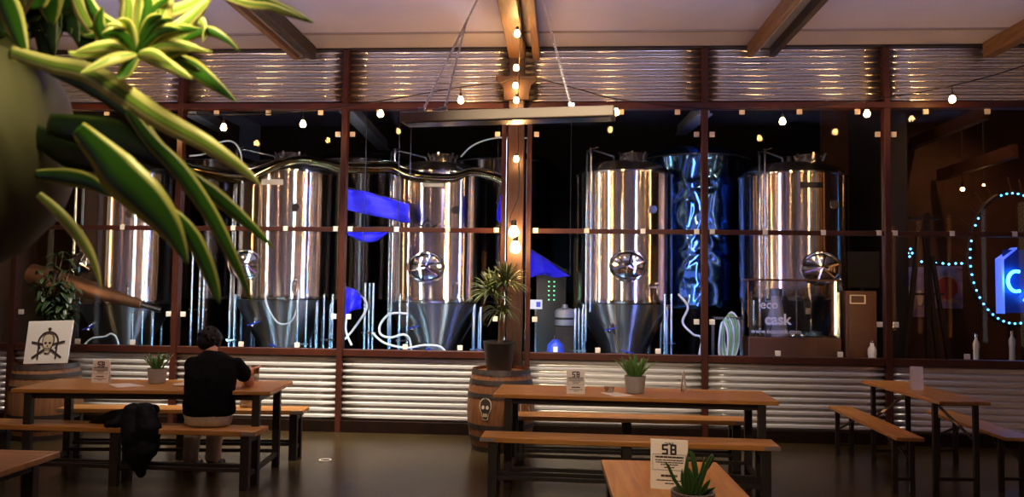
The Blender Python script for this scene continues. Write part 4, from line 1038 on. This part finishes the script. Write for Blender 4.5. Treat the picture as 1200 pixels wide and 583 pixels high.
for i in range(16):
    a = rnd.uniform(0, 2*PI); r_ = rnd.uniform(.05, .26); top = V(r_*cos(a)+.05, r_*sin(a)*.4, rnd.uniform(.55, 1.22))
    st.tube(spline([V(.02*cos(a), .02*sin(a), .25), V(top.x*.4, top.y*.4, top.z*.65), top], 4), .006, 6)
    for k in range(10):
        f = rnd.uniform(.35, 1.0); p = V(top.x*f, top.y*f, .25+(top.z-.25)*f); aa = rnd.uniform(0, 2*PI); l = rnd.uniform(.10, .18)
        d = V(cos(aa), sin(aa)*.7, rnd.uniform(-.4, .5)).normalized()
        b.blade([p, p+d*l*.5+Z*.02, p+d*l-Z*.05], l*.42, side=d.cross(Z), fold=.25, seg=4, bw=.2)
b.build('foliage', M['ivy'], t, solid=.001); st.build('stems', M['stem'], t)

# ------------------------------------------------------------------ hanging heater on chains
hl = dp(468, 137, 4.62); hr = dp(719, 129, 4.36)
hc = (hl+hr)/2; ex = (hr-hl); Lh = ex.length; rz = math.atan2(ex.y, ex.x)
t = thing('hanging_heater', 'long cream radiant heater hung on chains in front of the timber post', 'heater', hc, rz)
hz = (hr.z-hl.z)/2
tl = math.asin((hr.z-hl.z)/Lh)
R_ = Euler((0, -tl, 0)).to_matrix()
def hb_(mb):
    for i, v in enumerate(mb.v): mb.v[i] = R_ @ v
    return mb
hb_(MB().box((0, .085, 0), (Lh, .17, .06))).build('casing', M['heater'], t, .006)
hb_(MB().box((0, .085, -.031), (Lh-.04, .13, .008))).build('lens', M['lens'], t, .002)
inv = (Matrix.Translation(hc) @ Matrix.Rotation(rz, 4, 'Z')).inverted()
def chain(p, q, name='chain', pitch=.024):
    b = MB(); d = q-p; n = int(d.length/pitch); d.normalize(); x = d.cross(V(.2, 1, .1)).normalized(); y = d.cross(x)
    for i in range(n+1):
        c_ = p+d*pitch*i; s = x if i % 2 else y
        b.tube([c_ + d*(.017*cos(a)) + s*(.0085*sin(a)) for a in [j*2*PI/8 for j in range(8)]], .0028, 5, closed=True)
    return b.build(name, M['chain'], t)
hook_l = inv @ wp(572, -26, fp(572, -26, ZC).y); hook_r = inv @ fp(629, -26, ZC)
hook_l = inv @ fp(572, -26, ZC)
a = R_ @ V(-Lh/2+.11, .085, .035); b_ = R_ @ V(-Lh/2+.25, .085, .035); c_ = R_ @ V(Lh/2-.25, .085, .035)
j1 = a.lerp(hook_l, .60)
chain(a, hook_l); chain(b_, j1, 'short_chain'); chain(c_, hook_r)
for p in (a, b_, c_): MB().box(p+V(0, 0, .012), (.04, .03, .045)).build('hanging_lug', M['chrome'], t, .003)
# ------------------------------------------------------------------ person on the left bench
def loft(b, rings, n=20):
    """rings = (centre, rx, ry[, tilt about x])"""
    k = len(b.v)
    for r in rings:
        c = Vector(r[0]); T = Matrix.Rotation(r[3] if len(r) > 3 else 0, 3, 'X')
        for j in range(n):
            a = 2*PI*j/n; b.v.append(c + T @ V(cos(a)*r[1], sin(a)*r[2], 0))
    for i in range(len(rings)-1):
        for j in range(n):
            a = k+i*n; b.f.append([a+j, a+(j+1) % n, a+n+(j+1) % n, a+n+j])
    b.f.append([k+j for j in range(n)][::-1]); b.f.append([k+(len(rings)-1)*n+j for j in range(n)])
    return b
def limb(b, pts, rs, n=12):
    P_ = []; R_ = []
    for i in range(len(pts)-1):
        for j in range(5):
            f = j/5; P_.append(Vector(pts[i]).lerp(Vector(pts[i+1]), f)); R_.append(rs[i]+(rs[i+1]-rs[i])*f)
    P_.append(Vector(pts[-1])); R_.append(rs[-1]); b.tube(P_, R_, n)
    for p, r in ((pts[0], rs[0]), (pts[-1], rs[-1])): b.ball(p, r, 12, 8)
    for p, r in list(zip(pts, rs))[1:-1]: b.ball(p, r*1.0, 12, 8)
    return b
f0 = fp(247, 503, .45)
po = V(f0.x-.075, f0.y+.15, 0)
pt = thing('person', 'person with black hair in black t-shirt and khaki trousers, seated, seen from behind', 'person', po)
gl = fp(299, 447, .73)-po    # glass on the table
sh = {'l': V(-.178, .05, .925), 'r': V(.178, .05, .925)}
el = {'l': V(-.225, .19, .775), 'r': V(.23, .19, .775)}
wr = {'l': V(-.09, .40, .775), 'r': V(gl.x-.045, gl.y-.095, .795)}
hip = {'l': V(-.11, .0, .54), 'r': V(.08, .0, .54)}
kn = {'l': V(-.30, .35, .53), 'r': V(-.13, .41, .53)}
an = {'l': V(-.34, .40, .10), 'r': V(-.17, .46, .10)}
body = MB()
loft(body, [((0, -.01, .47), .15, .11), ((0, -.01, .56), .165, .115), ((0, -.02, .68), .145, .10), ((0, .0, .80), .155, .105), ((0, .03, .92), .165, .10), ((0, .05, .945), .13, .08, -.2), ((-.02, .07, .965), .045, .04, -.3)])
limb(body, [(-.025, .06, .96), (-.07, .115, 1.06)], [.055, .05])
# head: skull, jaw, nose, ears; tipped forward
Rh = Matrix.Rotation(rad(-24), 3, 'X') @ Matrix.Rotation(rad(6), 3, 'Y')
hcn = V(-.095, .145, 1.08)
def hp(x, y, z): return hcn + Rh @ V(x, y, z)
body.ball(hp(0, -.005, .03), (.074, .092, .085), 20, 14, Rh); body.ball(hp(0, .035, -.045), (.056, .055, .065), 18, 12, Rh)
body.ball(hp(0, .082, -.078), (.028, .02, .02), 12, 8, Rh); body.ball(hp(0, .100, -.022), (.013, .018, .014), 10, 8, Rh); limb(body, [hp(0, .088, .015), hp(0, .10, -.02)], [.009, .012], 8)
body.ball(hp(0, .088, -.052), (.022, .01, .006), 10, 7, Rh)
for s in (-1, 1):
    body.ball(hp(s*.077, -.005, -.015), (.010, .02, .032), 10, 8, Rh); body.ball(hp(s*.03, .083, .012), (.013, .008, .008), 10, 7, Rh)
for s in 'lr':
    limb(body, [sh[s], el[s], wr[s]], [.05, .042, .031]); limb(body, [hip[s], kn[s], an[s]], [.082, .056, .038])
    tofoot = an[s]+V(0, .12, -.06); limb(body, [an[s]+V(0, -.03, -.05), tofoot], [.035, .032])
# right hand: palm against the glass, four fingers round it, thumb on the near side
gz = lambda z: V(gl.x, gl.y, z)
def gpt(ang, r, z): return V(gl.x+cos(rad(ang+42))*r, gl.y+sin(rad(ang+42))*r, z)
limb(body, [wr['r'], gpt(205, .062, .808)], [.026, .028])
body.ball(gpt(200, .052, .812), (.030, .034, .042), 14, 10)
for k, (z, end, rr) in enumerate(((.842, 35, .0085), (.824, 22, .009), (.806, 28, .0088), (.789, 50, .0078))):
    pts = [gpt(a, .046, z+.004*sin(a/40)) for a in range(185, end-1, -15)]; body.tube(pts, [rr*1.08]+[rr]*(len(pts)-2)+[rr*.8], 8); body.ball(pts[-1], rr*.85, 8, 6)
pts = [gpt(a, .047, .835+.0003*(a-215)) for a in range(215, 318, 14)]; body.tube(pts, [.012, .012, .0115, .011, .0105, .010, .009, .008][:len(pts)], 8); body.ball(pts[-1], .009, 8, 6)
# left hand resting on the table
w0 = wr['l']; pd = V(.55, .8, -.05).normalized(); sd = V(.8, -.55, 0)
pc_ = w0+pd*.05; limb(body, [w0, pc_+pd*.03], [.025, .024]); body.ball(pc_+pd*.02, (.038, .042, .017), 14, 10)
for k, (o_, l) in enumerate(((-.03, .062), (-.010, .075), (.011, .070), (.030, .055))):
    q = pc_+pd*.045+sd*o_; pts = [q, q+pd*l*.45+Z*.008, q+pd*l*.8-Z*.004, q+pd*l-Z*.014]; body.tube(pts, [.0095, .009, .0085, .007], 8); body.ball(pts[-1], .007, 8, 6)
q = pc_-sd*.035; pts = [q, q-sd*.025+pd*.03, q-sd*.025+pd*.058-Z*.005]; body.tube(pts, [.012, .011, .009], 8); body.ball(pts[-1], .009, 8, 6)
body.build('body', M['skin'], pt, remesh=.006, smoothit=2)
# eyes and mouth
face = MB()
for s in (-1, 1): face.ball(hp(s*.03, .089, .012), (.008, .004, .005), 10, 7, Rh)
face.build('eyes', M['ink'], pt)
# shirt: loose, short sleeves, folds at the waist
shirt = MB()
loft(shirt, [((0, -.015, .535), .198, .14), ((0, -.02, .56), .205, .145), ((0, -.03, .64), .200, .138), ((0, -.03, .74), .205, .132), ((0, -.01, .84), .212, .135), ((0, .02, .91), .212, .126), ((-.003, .045, .965), .185, .10, -.15), ((-.018, .068, .995), .115, .088, -.25), ((-.04, .082, 1.018), .076, .070, -.3)], 32)
for s in 'lr':
    e2 = sh[s].lerp(el[s], .56); limb(shirt, [sh[s]+V(0, 0, -.008), e2], [.066, .064])
sh_o = shirt.build('t_shirt', M['shirt'], pt, remesh=.011, smoothit=3)
tx = bpy.data.textures.new('cloth_folds', 'CLOUDS'); tx.noise_scale = .12
def folds(o, s=.02):
    d = o.modifiers.new('folds', 'DISPLACE'); d.texture = tx; d.strength = s; d.mid_level = .5; d.texture_coords = 'GLOBAL'
folds(sh_o, .022)
tr = MB()
loft(tr, [((0, -.01, .455), .165, .125), ((0, -.015, .50), .185, .14), ((0, -.015, .56), .18, .135), ((0, -.015, .60), .17, .12)], 28)
for s in 'lr': limb(tr, [hip[s]+V(0, .0, -.005), kn[s], an[s]+V(0, -.01, .0)], [.098, .078, .062])
to = tr.build('trousers', M['khaki'], pt, remesh=.011, smoothit=3); folds(to, .022)
hr_ = MB()
hr_.ball(hp(0, -.014, .042), (.090, .104, .092), 22, 14, Rh); hr_.ball(hp(0, -.055, -.005), (.078, .058, .07), 18, 12, Rh); hr_.ball(hp(0, .055, .082), (.07, .045, .04), 14, 10, Rh)
for s in (-1, 1): hr_.ball(hp(s*.068, -.01, .01), (.026, .05, .045), 12, 8, Rh)
rnd = random.Random(4)
for k in range(46):
    a = rnd.uniform(0, 2*PI); e_ = rnd.uniform(-.35, 1.4); p = V(cos(a)*cos(e_)*.086, -.02+sin(a)*cos(e_)*.1, .03+sin(e_)*.088)
    if p.y > .05 and p.z < .06: continue
    hr_.tube([hp(*p), hp(*(p*1.06+V(0, -.012, .004))), hp(*(p*1.08+V(.006, -.02, -.012)))], [.014, .010, .003], 6)
hr_.build('hair', M['hair'], pt, remesh=.006, smoothit=1)
for s in 'lr':
    b = MB(); a_ = an[s]
    b.ball(a_+V(0, -.035, -.055), (.042, .05, .045), 14, 10); b.ball(a_+V(0, .06, -.062), (.046, .085, .036), 16, 10); b.ball(a_+V(0, .13, -.068), (.043, .05, .030), 14, 9); b.box(a_+V(0, .05, -.09), (.085, .22, .018))
    b.build('shoe', M['shoe'], pt, remesh=.008, smoothit=3)
tumbler(po+gl+V(0, 0, 0), 'tumbler held in the right hand of the person at the left table', .135, .036)
# jacket over the bench
jo = po+V(-.485, -.02, 0); b = MB()
j = lambda px, py, dy=0.0: wp(px, py, jo.y+dy)-jo
b.ball(j(166, 482, .0), (.13, .14, .055), 18, 10); b.ball(j(152, 484, -.02), (.10, .12, .05), 16, 10)
limb(b, [j(172, 481, -.12), j(174, 500, -.17), j(172, 530, -.175), j(166, 556, -.17)], [.065, .085, .07, .03])
limb(b, [j(156, 482, -.12), j(155, 505, -.17), j(157, 535, -.175), j(163, 553, -.17)], [.065, .085, .065, .03])
limb(b, [j(160, 486, -.08), j(140, 488, .0), j(122, 492, .0), j(106, 497, -.0)], [.06, .055, .045, .03])
limb(b, [j(148, 488, -.1), j(136, 496, -.16), j(128, 498, -.15)], [.05, .04, .035])
limb(b, [j(176, 484, -.1), j(183, 500, -.165), j(182, 522, -.17)], [.05, .035, .03])
o = b.build('jacket', M['jacket'], remesh=.012, smoothit=4); o.location = jo; folds(o, .05)
tag(o, 'black jacket draped over the bench to the left of the person', 'jacket')
# beige bag on the far bench
c = fp(284, 480, .45); b = MB()
b.ball((0, .10, .10), (.085, .06, .095), 18, 12); b.box((0, .10, .05), (.15, .10, .09)); b.ball((.04, .1, .15), (.05, .045, .05), 12, 8)
t = thing('bag', 'beige cloth bag on the far left bench, just right of the person', 'bag', V(c.x+.02, c.y+.02, .45))
o = b.build('pouch', M['canvas'], t, remesh=.010, smoothit=3); folds(o, .03)
MB().tube(spline([V(-.05, .1, .17), V(-.02, .1, .24), V(.05, .1, .23), V(.07, .1, .16)], 6), .008, 8).build('strap', M['canvas'], t)
# ------------------------------------------------------------------ spider plant hanging close to the camera
t0_ = dp(-72, 174, .70)
t = thing('spider_plant', 'striped spider plant in a rounded olive pot hanging close at the top left', 'hanging plant', t0_)
R_ = .70*146/900
MB().lathe([(R_*.35, -R_*.98), (R_*.62, -R_*.80), (R_*.87, -R_*.5), (R_*.98, -R_*.15), (R_*.99, R_*.15), (R_*.90, R_*.5), (R_*.74, R_*.78), (R_*.66, R_*.86), (R_*.60, R_*.84), (R_*.66, R_*.72)], 64, (0, 0, 0), capb=False).build('pot', M['olive_pot'], t)
MB().lathe([(R_*.7, R_*.72), (.001, R_*.76)], 40, capa=False, capb=False).build('soil', M['soil'], t)
for a in (.5, 2.6, 4.7): MB().tube([V(cos(a)*R_*.7, sin(a)*R_*.7, R_*.83), V(0, 0, .55)], .0018, 6).build('hanger_cord', M['cord'], t)
def lf(path, wpx, m, d0=.66, d1=.62, side=None, fold=.3, bw=.6, par=t, name='leaf'):
    n = len(path); pts = [dp(a, b_, d0+(d1-d0)*i/(n-1))-t0_ for i, (a, b_) in enumerate(path)]
    dv = pts[-1]-pts[0]; view = (fwd*1.0)
    sdv = dv.cross(view) if side is None else side
    return MB().blade(pts, wpx*.66/900, side=sdv, fold=fold, seg=7, bw=bw).build(name, M[m], par, solid=.0006)
lf([(10, 60), (55, 74), (100, 84), (140, 108), (185, 138), (240, 168), (285, 199), (304, 216)], 24, 'spiderpale', .60, .56)
lf([(178, 66), (200, 72), (222, 78), (250, 98), (278, 120)], 22, 'spider', .64, .60)
lf([(90, 150), (118, 180), (140, 206), (172, 236), (200, 270), (220, 310)], 42, 'spider', .56, .54, fold=.2, bw=.4)
lf([(196, 245), (218, 268), (236, 300), (250, 335), (257, 356)], 17, 'spider', .57, .56)
lf([(44, 228), (66, 248), (90, 276), (108, 305), (119, 340)], 14, 'spiderpale', .62, .62)
lf([(40, 205), (75, 207), (105, 214), (134, 232)], 20, 'spider', .63, .61)
lf([(150, 130), (176, 165), (210, 200), (246, 252), (276, 310), (296, 356)], 19, 'spider', .62, .60)
lf([(170, 150), (206, 196), (250, 228), (290, 262), (322, 292)], 18, 'spider', .64, .62)
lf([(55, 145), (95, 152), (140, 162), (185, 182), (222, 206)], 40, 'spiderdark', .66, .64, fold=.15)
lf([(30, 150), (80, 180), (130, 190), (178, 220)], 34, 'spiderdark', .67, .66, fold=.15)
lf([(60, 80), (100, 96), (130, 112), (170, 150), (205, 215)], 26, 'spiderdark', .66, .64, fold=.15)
lf([(-20, -40), (4, 0), (18, 35), (32, 75)], 26, 'spider', .60, .60)
lf([(84, -20), (92, 5), (104, 28), (118, 48)], 18, 'spiderpale', .62, .61)
lf([(112, 50), (130, 46), (142, 28), (150, 4), (152, -20)], 14, 'spiderpale', .62, .61)
rnd = random.Random(12)
for k in range(22):
    a = (rnd.uniform(-30, 60), rnd.uniform(-30, 40)); e_ = (rnd.uniform(20, 140), rnd.uniform(-10, 100))
    mid = ((a[0]+e_[0])/2, min(a[1], e_[1])-rnd.uniform(5, 40))
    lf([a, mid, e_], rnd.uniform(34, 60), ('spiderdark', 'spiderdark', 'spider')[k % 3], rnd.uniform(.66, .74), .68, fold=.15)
# plantlet on its runner
MB().tube(spline([dp(20, 30, .66)-t0_, dp(60, -30, .64)-t0_, dp(120, -35, .60)-t0_, dp(150, 20, .58)-t0_], 6), .0018, 6).build('runner', M['stem'], t)
bp = (160, 62)
for path, w, m in (([bp, (140, 40), (112, 18), (96, -20)], 26, 'spider'), ([bp, (150, 30), (150, 0), (140, -30)], 30, 'spiderpale'), ([bp, (176, 36), (190, 8), (205, -25)], 34, 'spiderpale'),
                   ([bp, (190, 46), (222, 22), (250, -6)], 26, 'spiderpale'), ([bp, (198, 52), (238, 36), (262, 44), (282, 62)], 16, 'spider'), ([bp, (205, 48), (230, 24), (240, 34), (238, 50)], 14, 'spiderpale'),
                   ([bp, (152, 72), (144, 86), (136, 92)], 22, 'spider'), ([bp, (166, 40), (172, 10), (170, -20)], 34, 'spider'), ([bp, (120, 62), (90, 64), (80, 60)], 14, 'spiderpale'), ([bp, (128, 48), (116, 30), (120, 8)], 24, 'spider'),
                   ([bp, (186, 64), (214, 56), (236, 58)], 20, 'spider'), ([bp, (170, 52), (178, 36), (186, 10)], 30, 'spider')):
    lf(path, w*.72, m, .58, .57, bw=.5)
for k in range(22):
    a = rnd.uniform(rad(150), rad(395)); l = rnd.uniform(40, 85); e_ = (bp[0]+cos(a)*l*1.15, bp[1]+sin(a)*l)
    lf([bp, (bp[0]+cos(a)*l*.5, bp[1]+sin(a)*l*.6-8), e_], rnd.uniform(9, 17), ('spiderpale', 'spider')[k % 2], .58, rnd.uniform(.54, .60), bw=.5)
lf([(284, -12), (310, 2), (340, 14), (368, 27)], 13, 'spider', .62, .60)
lf([(258, -6), (290, 4), (320, 8), (358, 22)], 9, 'spiderpale', .62, .60)
lf([(168, 20), (215, 8), (250, -12)], 14, 'spiderpale', .6, .6)
# ------------------------------------------------------------------ bulb strings
def bulb_string(lab, anchors, bulbs, Y=None, r=.031, drop=.10, loc=None, big=()):
    """anchors/bulbs are world points; the cord passes above every bulb"""
    o_ = Vector(loc or anchors[0]); t = thing('bulb_string', lab, 'string lights', o_, 0, 'strings of warm bulbs')
    MB().tube(spline([a-o_ for a in anchors], 8), .006, 8).build('cord', M['cord'], t)
    for i, (p, top) in enumerate(bulbs):
        q = p-o_; k = r*(1.9 if i in big else 1.0)
        b = MB().lathe([(.001, -k*1.0), (k*.5, -k*.87), (k*.87, -k*.5), (k, 0), (k*.87, k*.5), (k*.62, k*1.0), (k*.45, k*1.35)], 18, q, capa=False).build('bulb', M['bulb'], t)
        MB().lathe([(k*.5, k*1.25), (k*.52, k*2.3), (k*.25, k*2.5)], 12, q).build('socket', M['socket'], b)
        if top is not None: MB().tube([q+Z*k*2.4, top-o_], .005, 6).build('lead', M['cord'], b)
    return t
YB_ = -.43
def hung(px, py, dz=.14, Y=YB_):
    p = wp(px, py, Y); return (p, p+Z*dz)
bl = [hung(a, b) for a, b in ((80, 143), (170, 148), (262, 150), (355, 146), (446, 134), (540, 118))]
anch = [wp(-60, 120, YB_), bl[0][1], bl[1][1], bl[2][1], bl[3][1], bl[4][1], bl[5][1], wp(585, 97, -.3), wp(600, 92, -.26)]
bulb_string('left string of warm bulbs hanging in front of the windows', anch, bl)
br = [hung(a, b) for a, b in ((722, 132), (917, 143), (1016, 134), (1116, 117))]
anch = [wp(610, 92, -.26), wp(632, 93, -.3), wp(680, 105, -.4), br[0][1], wp(820, 127, YB_), br[1][1], br[2][1], br[3][1], wp(1210, 73, YB_), wp(1300, 30, YB_)]
bulb_string('right string of warm bulbs rising to the top right corner', anch, br)
pc_ = [(wp(606, 40, -1.3), None), (wp(605, 80, -.62), None), (wp(604, 101, -.36), None), (wp(605, 118, -.36), None), (wp(605, 187, -.36), None), (wp(602, 273, -.40), None), (wp(604, 291, -.40), None)]
anch = [wp(607, -40, -1.9), pc_[0][0]+Z*.07+V(.03, 0, 0), pc_[1][0]+Z*.07+V(.03, 0, 0), pc_[2][0]+Z*.06+V(.03, 0, 0), pc_[4][0]+Z*.07+V(.02, 0, 0), wp(608, 225, -.36), wp(598, 255, -.36), wp(601, 266, -.38), pc_[6][0]+V(.05, .02, 0)]
bulb_string('string of warm bulbs running down the middle timber post, two big ones low', anch, pc_, big=(5, 6), r=.028)
# ------------------------------------------------------------------ lamps
def tube_lamp(lab, p, q, r, m, group=None, name='tube_lamp', both=True):
    p = Vector(p); q = Vector(q); t = thing(name, lab, 'lamp', p, 0, group)
    d = (q-p); MB().tube([V(0, 0, 0), d], r, 12).build('light_tube', M[m], t)
    e = d.normalized()
    if abs(e.z) > .9:
        for f in (.1, .9): MB().bar(d*f, d*f-Yv*(p.y-.03 if abs(p.x-XM) > .1 else p.y+.0445), .03, .03).build('bracket', M['darksteel'], t)
    else:
        for f in (.08, .92): MB().bar(d*f, d*f-Z*p.z, .03, .03).build('stand', M['darksteel'], t)
    MB().tube([-e*.06, e*.02], r*1.3, 12).build('end_cap', M['darksteel'], t); MB().tube([d-e*.02, d+e*.06], r*1.3, 12).build('end_cap', M['darksteel'], t)
    return t
TUBES = [(PX[1]-.038, 1.0, 3.2, 'goldtube', 'added gold tube behind the leftmost window post'),  # gold, orange and blue tubes added unseen to streak the tanks
         (PX[2]-.042, .15, 3.2, 'led', 'cool tube behind the window post left of the open hatch tank'), (PX[2]-.012, 1.0, 3.2, 'orangetube', 'added orange tube behind the window post left of the open hatch tank'),
         (PX[3]-.028, .15, 3.2, 'led', 'cool tube behind the window post left of the violet hatch tank'), (PX[3]+.002, 1.0, 3.2, 'goldtube', 'added gold tube behind the window post left of the violet hatch tank'),
         (PX[4]-.06, .15, 3.2, 'led', 'cool tube behind the timber post'), (PX[4]-.02, 1.0, 3.2, 'orangetube', 'added orange tube behind the timber post'), (PX[4]+.03, 1.0, 3.2, 'goldtube', 'added gold tube behind the timber post'),
         (PX[5]-.004, .9, 3.1, 'bluetube', 'added blue tube behind the first window post right of the timber post'), (PX[5]+.026, 1.0, 3.2, 'orangetube', 'added orange tube behind the first window post right of the timber post'),
         (PX[6]+.03, 1.0, 3.2, 'goldtube', 'added gold tube behind the second window post right of the timber post')]
for x, z0, z1, m, lab in TUBES:
    tube_lamp(lab, V(x, .054, z0), V(x, .054, z1), .011, m, 'tubes behind the posts')
for i in (1, 2, 3, 4):  # unseen battens added to light the pipes and tank legs
    a, b_ = PX[i+1], PX[i+2]; c_ = (a+b_)/2
    tube_lamp('added cool batten hidden low behind the corrugated wall, %s' % ['', 'under the tank beside the person', 'under the violet hatch tank', 'under the first tank right of the post', 'under the display case'][i], V(c_-.25, .22, .66), V(c_+.25, .22, .66), .028 if i < 4 else .012, 'ledfloor', 'cool battens')
tube_lamp('added violet tube low in front of the tank row', V(wp(505, 300, .5).x-.5, .3, .5), V(wp(505, 300, .5).x+.5, .3, .5), .02, 'purple')  # unseen tube added for purple streaks on the steel
def spot(name, loc, target, power, col, size, blend=.8, r=.05):
    l = bpy.data.lights.new(name, 'SPOT'); l.energy = power; l.color = col; l.spot_size = rad(size); l.spot_blend = blend; l.shadow_soft_size = r
    o = bpy.data.objects.new(name, l); COL.objects.link(o); o.location = loc
    o.rotation_euler = (Vector(target)-Vector(loc)).to_track_quat('-Z', 'Y').to_euler(); return o
def area(name, loc, target, power, col, sx, sy):
    l = bpy.data.lights.new(name, 'AREA'); l.energy = power; l.color = col; l.shape = 'RECTANGLE'; l.size = sx; l.size_y = sy
    o = bpy.data.objects.new(name, l); COL.objects.link(o); o.location = loc
    o.rotation_euler = (Vector(target)-Vector(loc)).to_track_quat('-Z', 'Y').to_euler(); return o
WARM = (1.0, .68, .38)
for x, p in ((-4.6, 360), (-3.2, 760), (-1.8, 1000), (-.4, 720), (1.0, 300), (2.4, 90), (3.8, 22)): spot('added_downlight', (x, -1.7, 4.05), (x, -.12, .55), p, (1.0, .86, .70), 56, .8, .25)  # unseen downlights added to wash the corrugated wall, then the tables
spot('added_downlight', (-2.9, -3.0, 4.0), (-3.0, -2.1, .7), 80, WARM, 70)
spot('added_downlight', (1.0, -3.0, 4.0), (.9, -2.2, .7), 45, WARM, 70)
spot('added_downlight', (1.2, -4.9, 3.95), (.9, -4.3, .7), 90, WARM, 70)
spot('added_front_spot', (-.3, -7.6, 3.9), (.3, -3.4, .8), 420, (1.0, .76, .50), 40, .9)  # unseen spots added to light cards and heater from the front
spot('added_front_spot', (-2.6, -7.6, 3.9), (-3.3, -2.9, .8), 170, (1.0, .72, .44), 36, .9)
spot('added_front_spot', (-.6, -7.4, 3.7), (0, -3.8, 2.55), 400, (1.0, .8, .55), 24, .9)
for k in range(9):
    x = -4.6+k*1.2
    spot('added_uplight', (x, -3.3, 3.45), (x, -3.05, 4.1), 90 if k < 7 else 55, (.54, .57, 1.0) if k > 4 else (.66, .62, .95), 140, .7, .03)  # unseen uplights added to tint the ceiling
spot('added_uplight', (-1.0, -3.0, 3.4), (-1.0, -2.8, 4.1), 18, (1.0, .55, .2), 130, .8, .03)
spot('added_blue_spot', (wp(430, 300, .5).x+1.2, .3, 3.4), wp(440, 250, 1.3), 200, (.5, .45, 1.0), 60)  # unseen blue spots added for the cloths and the rear tank
spot('added_blue_spot', (wp(812, 300, 2.2).x+.3, 1.2, 4.6), wp(812, 250, 4.0), 300, (.25, .5, 1.0), 60)
spot('added_taproom_spot', (5.2, 1.0, 4.6), (5.3, 3.2, 1.5), 80, (1.0, .5, .25), 80)  # unseen warm spot added to lift the dim taproom
spot('plant_lamp', CAM+V(-.26, .48, .62), dp(150, 45, .60), 9, (1.0, .84, .45), 62, 1.0)
# upright light strips added unseen in the hall for the steel tanks to mirror
HALL = ((-6.2, -14.4, .10, .4, 3.4, 'warmstrip'), (-4.6, -14.4, .12, .3, 3.2, 'orangestrip'), (-3.3, -14.4, .12, .8, 3.6, 'whitestrip'), (-2.2, -14.4, .14, .4, 2.6, 'orangestrip'), (-.9, -14.4, .10, .4, 3.4, 'warmstrip'),
        (.5, -14.4, .12, .4, 3.0, 'warmstrip'), (1.7, -14.4, .12, .6, 3.4, 'whitestrip'), (2.8, -14.4, .12, .3, 2.8, 'orangestrip'), (4.2, -14.4, .15, .4, 3.4, 'warmstrip'), (5.8, -14.4, .12, .4, 3.0, 'orangestrip'),
        (-3.05, -9.6, .16, 1.1, 2.8, 'violetstrip'), (2.6, -11.0, .12, .9, 2.8, 'violetstrip'))
for i, (x, y, w_, z0, z1, m) in enumerate(HALL):
    t = thing('added_strip', 'added upright glowing strip %s on the hall' % ('number of the back row',)[0], 'lamp', (x, y, 0), 0, 'upright light strips added in the hall')
    t['label'] = 'upright %s light strip added unseen in the hall behind the viewer' % {'warmstrip': 'warm', 'orangestrip': 'orange', 'whitestrip': 'white', 'violetstrip': 'violet'}[m]
    MB().box((0, 0, (z0+z1)/2), (w_, .05, z1-z0)).build('light_panel', M[m], t); MB().box((0, -.05, (z1+.1)/2), (w_+.06, .06, z1+.1)).build('housing', M['darksteel'], t)
for x, lab in ((-7.3, 'left'), (8.3, 'right')):
    for k in range(8):
        y = -2.4-k*1.15-.02*k*k; m = ('warmstrip', 'orangestrip', 'orangestrip', 'whitestrip', 'orangestrip')[(k*3+(x > 0)) % 5]; wd = (.06, .20, .10, .05)[(k*7) % 4]
        t = thing('added_strip', 'upright %s light strip added unseen on the %s hall wall' % ({'warmstrip': 'warm', 'orangestrip': 'orange', 'whitestrip': 'white'}[m], lab), 'lamp', (x, y, 0), 0, 'upright light strips added in the hall')
        MB().box((0, 0, 1.9), (.05, wd, 2.6)).build('light_panel', M[m], t); MB().box((.06 if x > 0 else -.06, 0, 1.65), (.06, wd+.06, 3.3)).build('housing', M['darksteel'], t)
spot('plant_lamp', dp(188, -105, .53), dp(158, 55, .58), 1.5, (1.0, .84, .40), 130, .8, .012)
w = bpy.data.worlds.new('night'); scene.world = w; w.use_nodes = True
w.node_tree.nodes['Background'].inputs[0].default_value = (.02, .02, .03, 1); w.node_tree.nodes['Background'].inputs[1].default_value = .3
scene.view_settings.view_transform = 'Standard'; scene.view_settings.look = 'None'; scene.view_settings.gamma = 1; scene.view_settings.use_curve_mapping = False
scene.view_settings.exposure = 0.0
scene.cycles.use_denoising = True
scene.cycles.max_bounces = 10; scene.cycles.transparent_max_bounces = 24; scene.cycles.glossy_bounces = 5; scene.cycles.diffuse_bounces = 3
scene.cycles.sample_clamp_indirect = 6; scene.cycles.caustics_reflective = False; scene.cycles.caustics_refractive = False
